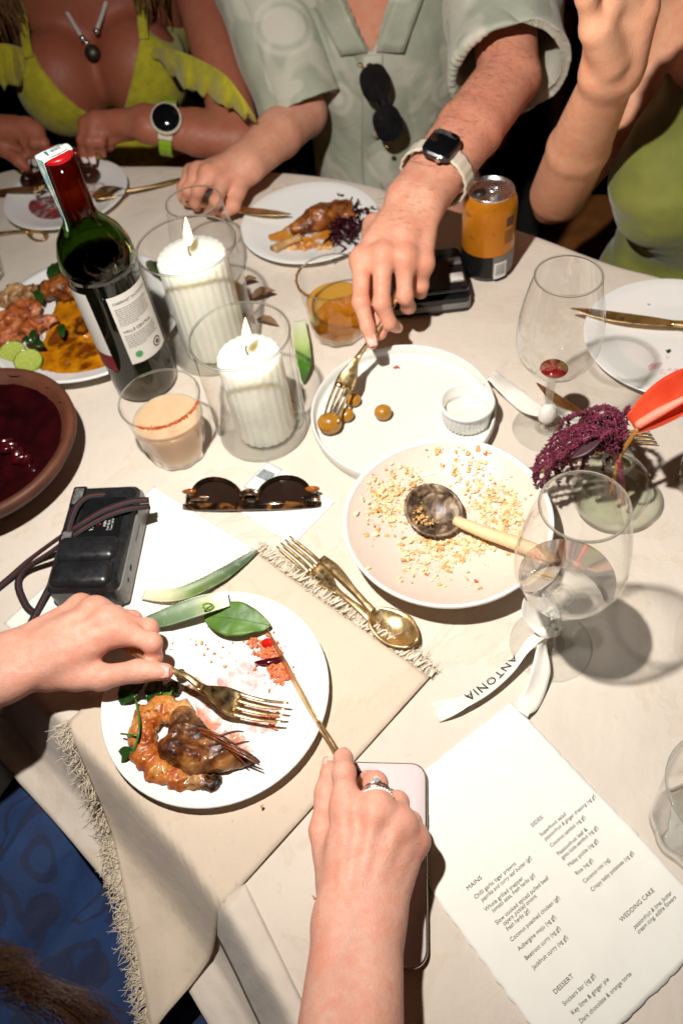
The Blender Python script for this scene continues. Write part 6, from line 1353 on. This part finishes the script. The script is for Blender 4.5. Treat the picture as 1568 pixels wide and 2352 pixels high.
for e in ((600, 1768), (596, 1752)): obj('feeler', tube(spline([hd_[4], P(598, 1752, ho), P(*e, LP+.008)], 6), .0004, 4), legm, pw)
# ---- leaves
def leaf_mat(name, c1, c2, rough=.3):
    b = NB(name); b.set(base=b.ramp(b.noise(30, 3), [(.3, c1), (.7, c2)]), rough=rough, sss=.08, ssss=.002); b.bump(b.vor(110, 'DISTANCE_TO_EDGE'), .35, .0012); return b.m
M_LEAF = leaf_mat('green_leaf', '385c1e', '5f8230', .5); M_DLEAF = leaf_mat('dark_basil', '12280c', '264a18', .2)
def leaf(label, a, b_, wd, mat, cup=.25, bend=.004, up=UP, parts=True, group=None, name='leaf', cat='leaf'):
    a = np.asarray(a, float); b_ = np.asarray(b_, float); ax = nrm(b_-a); L_ = np.linalg.norm(b_-a); sd = nrm(np.cross(up, ax)); u_ = np.cross(ax, sd)
    def f(u, v):
        w_ = wd/2*math.sin(math.pi*min(1, v*.97+.02))**.75*(1.15-.35*v); x = (u-.5)*2
        q = a+ax*L_*v+sd*x*w_; return q+u_*(abs(x)*w_*cup+bend*math.sin(math.pi*v)+.0006*math.sin(v*26)*abs(x)+wd*.06*fbm(q*90, 1, 2)*abs(x))
    t = thing(name, label, cat, (a+b_)/2, group); o = obj('blade', gridm(f, 11, 22), mat, t, solid=.0005)
    obj('midrib', tube([f(.5, v)+u_*.0004 for v in np.linspace(0, .96, 8)], [.0008, .0003], 5), mat, t); return t
leaf('broad glossy green leaf under the cut leek at the plate rim', P(470, 1415, .017), P(622, 1437, .0195), .034, M_LEAF, .12, .004, up=nrm([0, -.15, 1]))
# leek-like pandan pieces: curved strip, white to green
def strip_leaf(label, pts, wd, cols, cup=.35, teeth=True):
    sp = spline(pts, 36); b = NB('strip'); at = b.n('ShaderNodeAttribute'); at.attribute_name = 'flush'
    b.set(base=b.mix(b.ramp(b.noise(80, 4, .7), [(.5, 0.0), (.75, .28)]), b.ramp(at.outputs['Fac'], cols), 'c8ccb8'), rough=.45); b.bump(b.noise(40, 2, co=b.mapping((1, 1, 1))), .2, .001)
    V = []; A = []; n = len(sp)
    for i in range(n):
        tgt = nrm(sp[min(i+1, n-1)]-sp[max(i-1, 0)]); sd = nrm(np.cross(UP, tgt)); u_ = np.cross(tgt, sd); w_ = np.interp(i/(n-1), np.linspace(0, 1, len(wd)), wd)
        for k in range(9): v = (k-4)/4; V.append(sp[i]+sd*v*w_/2+u_*(v*v*w_*cup*.5)+UP*.001); A.append(i/(n-1))
    t = thing('pandan_leaf', label, 'leaf', sp[n//2]); obj('blade', (np.array(V), [(i*9+k, i*9+k+1, (i+1)*9+k+1, (i+1)*9+k) for i in range(n-1) for k in range(8)]), b.m, t, solid=.0011, attr={'flush': A})
    if teeth:
        ms = [chunk(V[i*9+(0 if q else 8)], (.0007, .0007, .0007)) for i in range(1, n-1) for q in (0, 1)]; obj('teeth', join(*ms), b.m, t, attr={'flush': np.repeat([i/(n-1) for i in range(1, n-1) for q in (0, 1)], len(ICO1[0]))}, kind='stuff')
strip_leaf('long pineapple leaf tapering from white to dark green across the paper', [P(330, 1368, .004), P(385, 1372, .006), P(440, 1360, .008), P(510, 1325, .007), P(560, 1290, .006), P(592, 1265, .008)], [.0095, .0135, .0155, .0150, .010, .0015], [(0.0, 'd6d2b8'), (.22, 'c2c298'), (.42, '63783c'), (.7, '46583a'), (1.0, '56664a')])
strip_leaf('short cut pineapple leaf piece with a white end on the plate rim', [P(338, 1435, .019), P(390, 1420, .021), P(450, 1400, .023), P(500, 1385, .024), P(526, 1378, .024)], [.013, .0195, .0205, .0185, .0165], [(0.0, '46603c'), (.45, '768a66'), (.62, 'a2a878'), (.75, 'd0d2b4'), (1.0, 'e0e0cc')], .30)
obj('green_chilli_slice', xf(tor(.004, .0011, 20, 6), P(478, 1393, .032), M=frame((.6, -.2, .5))*np.array([1.4, .7, 1])), leaf_mat('green_chilli', '5c8a18', '7aa82a', .2), label='green chilli ring on the cut pineapple leaf', cat='chilli')
for i, (a, b_, wd) in enumerate([((330, 1560), (275, 1620), .020), ((370, 1560), (345, 1622), .016), ((400, 1548), (430, 1555), .009), ((390, 1565), (408, 1596), .012), ((340, 1545), (300, 1580), .022), ((400, 1570), (372, 1612), .012)]):
    leaf(['dark basil leaf with its tip past the plate edge', 'dark basil leaf folded under the thumb', 'thin dark leaf under the fork handle', 'dark wilted leaf tip beside the brown oil spot', 'dark basil leaf shaded by the hand', 'small bright leaf tip among the dark basil'][i], P(*a, .018), P(*b_, .013), wd, M_DLEAF if i != 5 else M_LEAF, .35, .003)
sprig = thing('herb_sprig', 'thin green herb sprig lying across the prawn tail', 'herb', P(310, 1690, .02)); M_SPR = leaf_mat('sprig_green', '2f5a1c', '4a7a2c', .3)
obj('stem', tube(spline([P(312, 1605, .022), P(320, 1650, .030), P(318, 1690, .031), P(305, 1730, .022), P(290, 1745, .012)], 18), .0011, 6), M_SPR, sprig); obj('twig', tube([P(318, 1690, .031), P(278, 1685, .024)], [.0010, .0008], 6), M_SPR, sprig)
def lf2(a, b_, wd):
    a = np.asarray(a); ax = b_-a; sd = nrm(np.cross(UP, ax)); return gridm(lambda u, v: a+ax*v+sd*(u-.5)*wd*math.sin(math.pi*(v*.96+.02))**.8+UP*(.003*abs(u-.5)+.0015*math.sin(3*v)), 7, 12)
obj('leaf', lf2(P(305, 1722, .021), P(266, 1750, .010), .013), M_DLEAF, sprig, solid=.0005)
# ---- baby potatoes
M_POT = pm('roast_potato', 'a9741c', .35, var=.32, vscale=60, bump=.4, bscale=90, bdist=.002, sss=.1, coat=.2)
for (x, y, r, lab) in ((757, 972, .0135, 'largest baby potato, speared by the fork'), (794, 953, .0088, 'small baby potato half hidden behind the fork tines'), (810, 918, .0090, 'small baby potato in the shadow of the fork'), (879, 947, .0098, 'baby potato lying alone in the middle of its plate')):
    c_ = P(x, y, .0066+r*.85); m_ = ellm(c_, (r, r*.93, r*.85)); m_ = (m_[0]+np.array([(p-c_)*.06*fbm(p*120, 1, 2) for p in m_[0]]), m_[1]); t = thing('baby_potato', lab, 'potato', c_-UP*r*.85, 'baby potatoes on the rimmed plate'); obj('skin', m_, M_POT, t)
crumbs('chilli_thread', [(918, 838+0, 3, 1.5, 0), (740+0, 0, 0, 0, 0), (912, 838, 5, 2, 8)], lambda p: .0066, M_RED, (.0006, .0015), kind='stuff', label='thin red chilli thread beside the fork shadow', cat='chilli')
# ---- man's plate
hm_ = lambda p: (lambda r: coupe_h(r, .097) if r < .09 else None)(np.hypot(*(p[:2]-MNP)))
smear('sauce_smear', [(600, 550), (640, 530), (700, 505), (790, 510), (770, 560), (690, 575), (630, 570)], .0062, sauce_mat('turmeric_oil', 'b8640c', 'd08c20', .38, .52, 60, .2, .9), label='orange turmeric sauce under the chicken drumstick', cat='sauce')
dk = thing('chicken_drumstick', 'roasted chicken drumstick half eaten on the plate by the man', 'chicken', P(720, 505, .01)); b = NB('roast_chicken'); b.set(base=b.ramp(b.noise(60, 5, .65, .5), [(.32, '1e0d05'), (.45, '6a3410'), (.60, '9c5a1e'), (.74, 'c48a48')]), rough=b.ramp(b.noise(200, 3), [(.35, .22), (.65, .55)])); b.bump(b.noise(120, 4), .6, .003); M_CHK = b.m
m_ = body([([C(P(680, 525, .014), P(735, 500, .020), .010, .0165), C(P(735, 500, .020), P(790, 478, .018), .0165, .0125), C(P(740, 490, .018), P(800, 500, .014), .012, .010)], .008, .002)], .0022); obj('meat', wrinkle(*m_, lambda p: .003*fbm(p*70, 1, 3)), M_CHK, dk)
obj('bone', tube(spline([P(690, 545, .012), P(655, 560, .011), P(628, 575, .012)], 10), [.006, .0045, .0075], 10), pm('chicken_bone', 'b08a58', .5, var=.3, vscale=60), dk)
M_BEET = pm('shredded_beet', (.030, .002, .006), .22, var=.5, vscale=120)
bt_ = []
for i in range(150):
    c_ = P(790+rng.normal(0, 22), 515+rng.normal(0, 24), .010+abs(rng.normal(0, .005))); d_ = nrm(rng.normal(size=3)*[1, 1, .4])*rng.uniform(.006, .014); bt_.append(tube(spline([c_-d_, c_+rng.normal(0, .002, 3), c_+d_], 6), .0013, 5))
bt_.append(ellm(P(788, 515, .008), (.020, .018, .007), base=ICO2)); obj('beetroot_shreds', join(*bt_), M_BEET, label='heap of dark purple shredded beetroot beside the drumstick', cat='beetroot', kind='stuff')
bt_ = [chunk(P(845+rng.normal(0, 9), 487+rng.normal(0, 4), .012), (.006, .003, .0025), ICO2, .1) for _ in range(8)]; obj('beetroot_slices', join(*bt_), MATS['dark_beet'], label='few glossy beetroot slices at the rim near the wrist', cat='beetroot', kind='stuff')
crumbs('rice_crumbs', [(730, 565, 30, 6, 60), (690, 560, 25, 8, 40)], hm_, M_CRUMB, (.001, .0024), kind='stuff', label='orange rice grains beside the chicken bone', cat='crumbs')
# ---- the woman's plate
smear('beet_stain', [(60, 470), (110, 450), (165, 455), (170, 485), (120, 505), (75, 498)], .0062, sauce_mat('beet_stain', '5a0a12', '9a3a3e', .34, .56, 60, .2, .92), label='beetroot stain smeared over the plate under her hands', cat='sauce')
smear('beet_stain', [(180, 420), (235, 418), (250, 440), (215, 455), (185, 448)], .0066, sauce_mat('yellow_stain', 'b8862c', 'c06a5a', .42, .6, 60, .2, .8), label='yellow and pink sauce stain near the spoon', cat='sauce')
fd = thing('chicken_piece', 'dark glazed chicken held between the hands of the woman in yellow', 'chicken', P(120, 400, .02))
m_ = body([([C(P(65, 415, .016), P(130, 412, .019), .012, .016), C(P(130, 412, .019), P(215, 400, .016), .015, .011), C(P(140, 378, .026), P(180, 376, .025), .010, .009)], .01, .002)], .0028); obj('meat', wrinkle(*m_, lambda p: .004*fbm(p*60, 1, 3)), pm('dark_glazed_meat', '2a0f08', .25, var=.7, vscale=40, bump=.5, bscale=70, bdist=.004), fd)
obj('skin_strip', wrinkle(*body([([C(P(140, 355, .040), P(185, 352, .038), .008, .007)], .004, .002)], .002), lambda p: .003*fbm(p*90, 1, 2)), pm('red_meat', '7a160e', .25, var=.5, vscale=60), fd)
crumbs('bread_bits', [(60, 395, 5, 10, 14), (95, 455, 8, 5, 8)], lambda p: .022, pm('bread_bits', 'b89a6a', .7, var=.2), (.002, .005), ICO2, kind='stuff', label='pale torn bread bits beside the painted nails', cat='bread')
# ---- serving platter
hs_ = .0088
smear('curry_sauce', [(95, 800), (120, 720), (160, 660), (230, 650), (300, 660), (300, 800), (240, 850), (160, 862), (95, 845)], hs_+.0008, sauce_mat('curry_sauce', '8f4e08', 'c8820e', .30, .36, 45, .18), th=.0006, label='orange curry sauce spread over the serving platter', cat='sauce')
smear('curry_oil', [(110, 790), (150, 740), (220, 730), (260, 770), (240, 830), (150, 845)], hs_+.0026, sauce_mat('curry_oil', '5a2a06', '7a3a08', .46, .58, 55, .12, .85), label='dark oily patches floating on the curry sauce', cat='sauce')
def charred(name, stops, sc=70, bump=.6):
    b = NB(name); b.set(base=b.ramp(b.noise(sc, 5, .65, .5), stops), rough=b.ramp(b.noise(200, 3), [(.35, .25), (.65, .6)]), spec=.45); p = b.bump(b.noise(170, 4, .6), bump, .002); b.bump(b.noise(60, 3), bump, .004, p); MATS[name] = b.m; return b.m
M_PSH = charred('cooked_prawn_shell', [(.32, '2a1207'), (.44, '8a4218'), (.58, 'b8683a'), (.72, 'd6ac84')])
def shell_piece(label, a, b_, r0, r1, mat=None):
    t = thing('prawn_shell', label, 'prawn', (a+b_)/2-UP*r0, 'prawn shells on the platter'); m_ = body([([C(a, a*.5+b_*.5+UP*.003, r0, r0*1.05), C(a*.5+b_*.5+UP*.003, b_, r0*1.05, r1)], .004, .002)], .0022)
    ax = nrm(b_-a); obj('shell', wrinkle(*m_, lambda p: .0006*math.sin(((p-a)@ax)*480)+.0062*fbm(p*55, 1, 4)), mat or M_PSH, t)
    for k in range(5):
        q = a*(1-(k+.5)/5.5)+b_*(k+.5)/5.5; e_ = q+np.cross(ax, UP)*rng.uniform(.012, .018)-UP*(r0*.8); obj('leg', tube(spline([q, q*.4+e_*.6+UP*.003, e_], 6), [.0012, .0005], 5), mat or M_PSH, t)
shell_piece('pink prawn shell lying nearest the lime halves', P(8, 780, .020), P(128, 733, .020), .010, .007)
shell_piece('larger orange prawn shell behind the pink one', P(-10, 752, .024), P(80, 705, .024), .012, .009)
shell_piece('pale prawn head shell at the platter edge', P(10, 690, .022), P(75, 672, .024), .013, .010, charred('pale_shell', [(.32, '3a2010'), (.46, '8a6038'), (.60, 'b89060'), (.74, 'dac6a6')]))
shell_piece('browned grilled prawn under the basil leaves by the bottle', P(120, 668, .024), P(205, 655, .026), .014, .012, M_CHK)
for i, (x, y, rx) in enumerate(((30, 810, .017), (66, 829, .0175))):
    c_ = P(x, y, .017); t = thing('lime_half', ['lime half lying further from the sauce', 'lime half lying beside the sauce edge'][i], 'lime', c_-UP*.007, 'lime halves on the platter'); Ml = frame(UP+np.array([.12, -.25, 0]))
    obj('peel', xf(lathe([(0, -.009), (.6*rx, -.0075), (.95*rx, -.002), (rx, .001), (.95*rx, .0016)], 32), c_, M=Ml), leaf_mat('lime_peel', '5a7a1c', '7c9a2c', .3), t)
    b = NB('lime_flesh'); b.set(base=b.ramp(b.vor(260), [(.1, 'b9c070'), (.5, 'a2b04c')]), rough=.15, sss=.2, ssss=.004); obj('flesh', xf(lathe([(.93*rx, .0015), (.9*rx, .0012), (0, .0012)], 32), c_, M=Ml), b.m, t)
for i, (a, b_, wd) in enumerate([((118, 645), (135, 602), .018), ((150, 640), (165, 600), .020), ((85, 655), (98, 695), .016), ((140, 745), (146, 775), .012), ((75, 790), (82, 755), .010), ((75, 790), (104, 795), .012), ((72, 790), (55, 775), .010), ((340, 600), (372, 640), .016)]):
    leaf(['upright basil leaf at the back of the platter', 'basil leaf pressed against the wine bottle', 'curled basil leaf above the prawn shells', 'small dark leaf floating on the curry sauce', 'herb leaf standing over the lime halves', 'herb leaf pointing at the curry sauce', 'tiny herb leaf touching the pink prawn shell', 'green leaf between the bottle and the taller candle'][i], P(*a, .024), P(*b_, .026), wd, M_DLEAF, .2, .003)
# ---- right plate traces and table litter
crumbs('herb_flecks', [(1535, 799, 2, 1.5, 5), (1492, 692, 2, 1.5, 3)], lambda p: .0066, M_DLEAF, (.0010, .0022), kind='stuff', label='green herb flecks on the nearly empty plate', cat='herbs')
smear('beet_stain', [(1490, 840), (1540, 815), (1580, 830), (1560, 860), (1510, 858)], .0064, sauce_mat('pale_pink_stain', 'd88a94', 'e2a8a8', .5, .62, 60, .2, .6), label='faint pink stain on the nearly empty plate', cat='sauce')
strip_leaf('green and white leaf tip standing behind the shorter candle', [P(688, 740, .012), P(693, 790, .014), P(700, 840, .012), P(697, 880, .006)], [.014, .019, .016, .002], [(0.0, 'd0d2b8'), (.35, 'a8b870'), (.6, '4a7a20'), (1.0, '234a14')], .3, False)
M_DRY = pm('dried_leaf', '7a5a3c', .7, var=.3, vscale=60)
for i, (a, b_, wd) in enumerate([((560, 655), (590, 640), .012), ((575, 690), (632, 668), .016), ((590, 735), (640, 748), .012)]): leaf(['small dried brown leaf by the stemless glass', 'curled dried brown leaf beside the taller candle', 'dried leaf lying above the shorter candle'][i], P(*a, .003), P(*b_, .012 if i < 2 else .004), wd, M_DRY, .5, .004)
crumbs('table_crumbs', [(600, 420, 40, 10, 50), (1245, 910, 20, 10, 3), (700, 1800, 200, 200, 6)], lambda p: .001 if outside(p) < -.01 else None, M_CRUMB, (.0006, .0016), kind='stuff', label='loose crumbs on the cloth between plates', cat='crumbs')
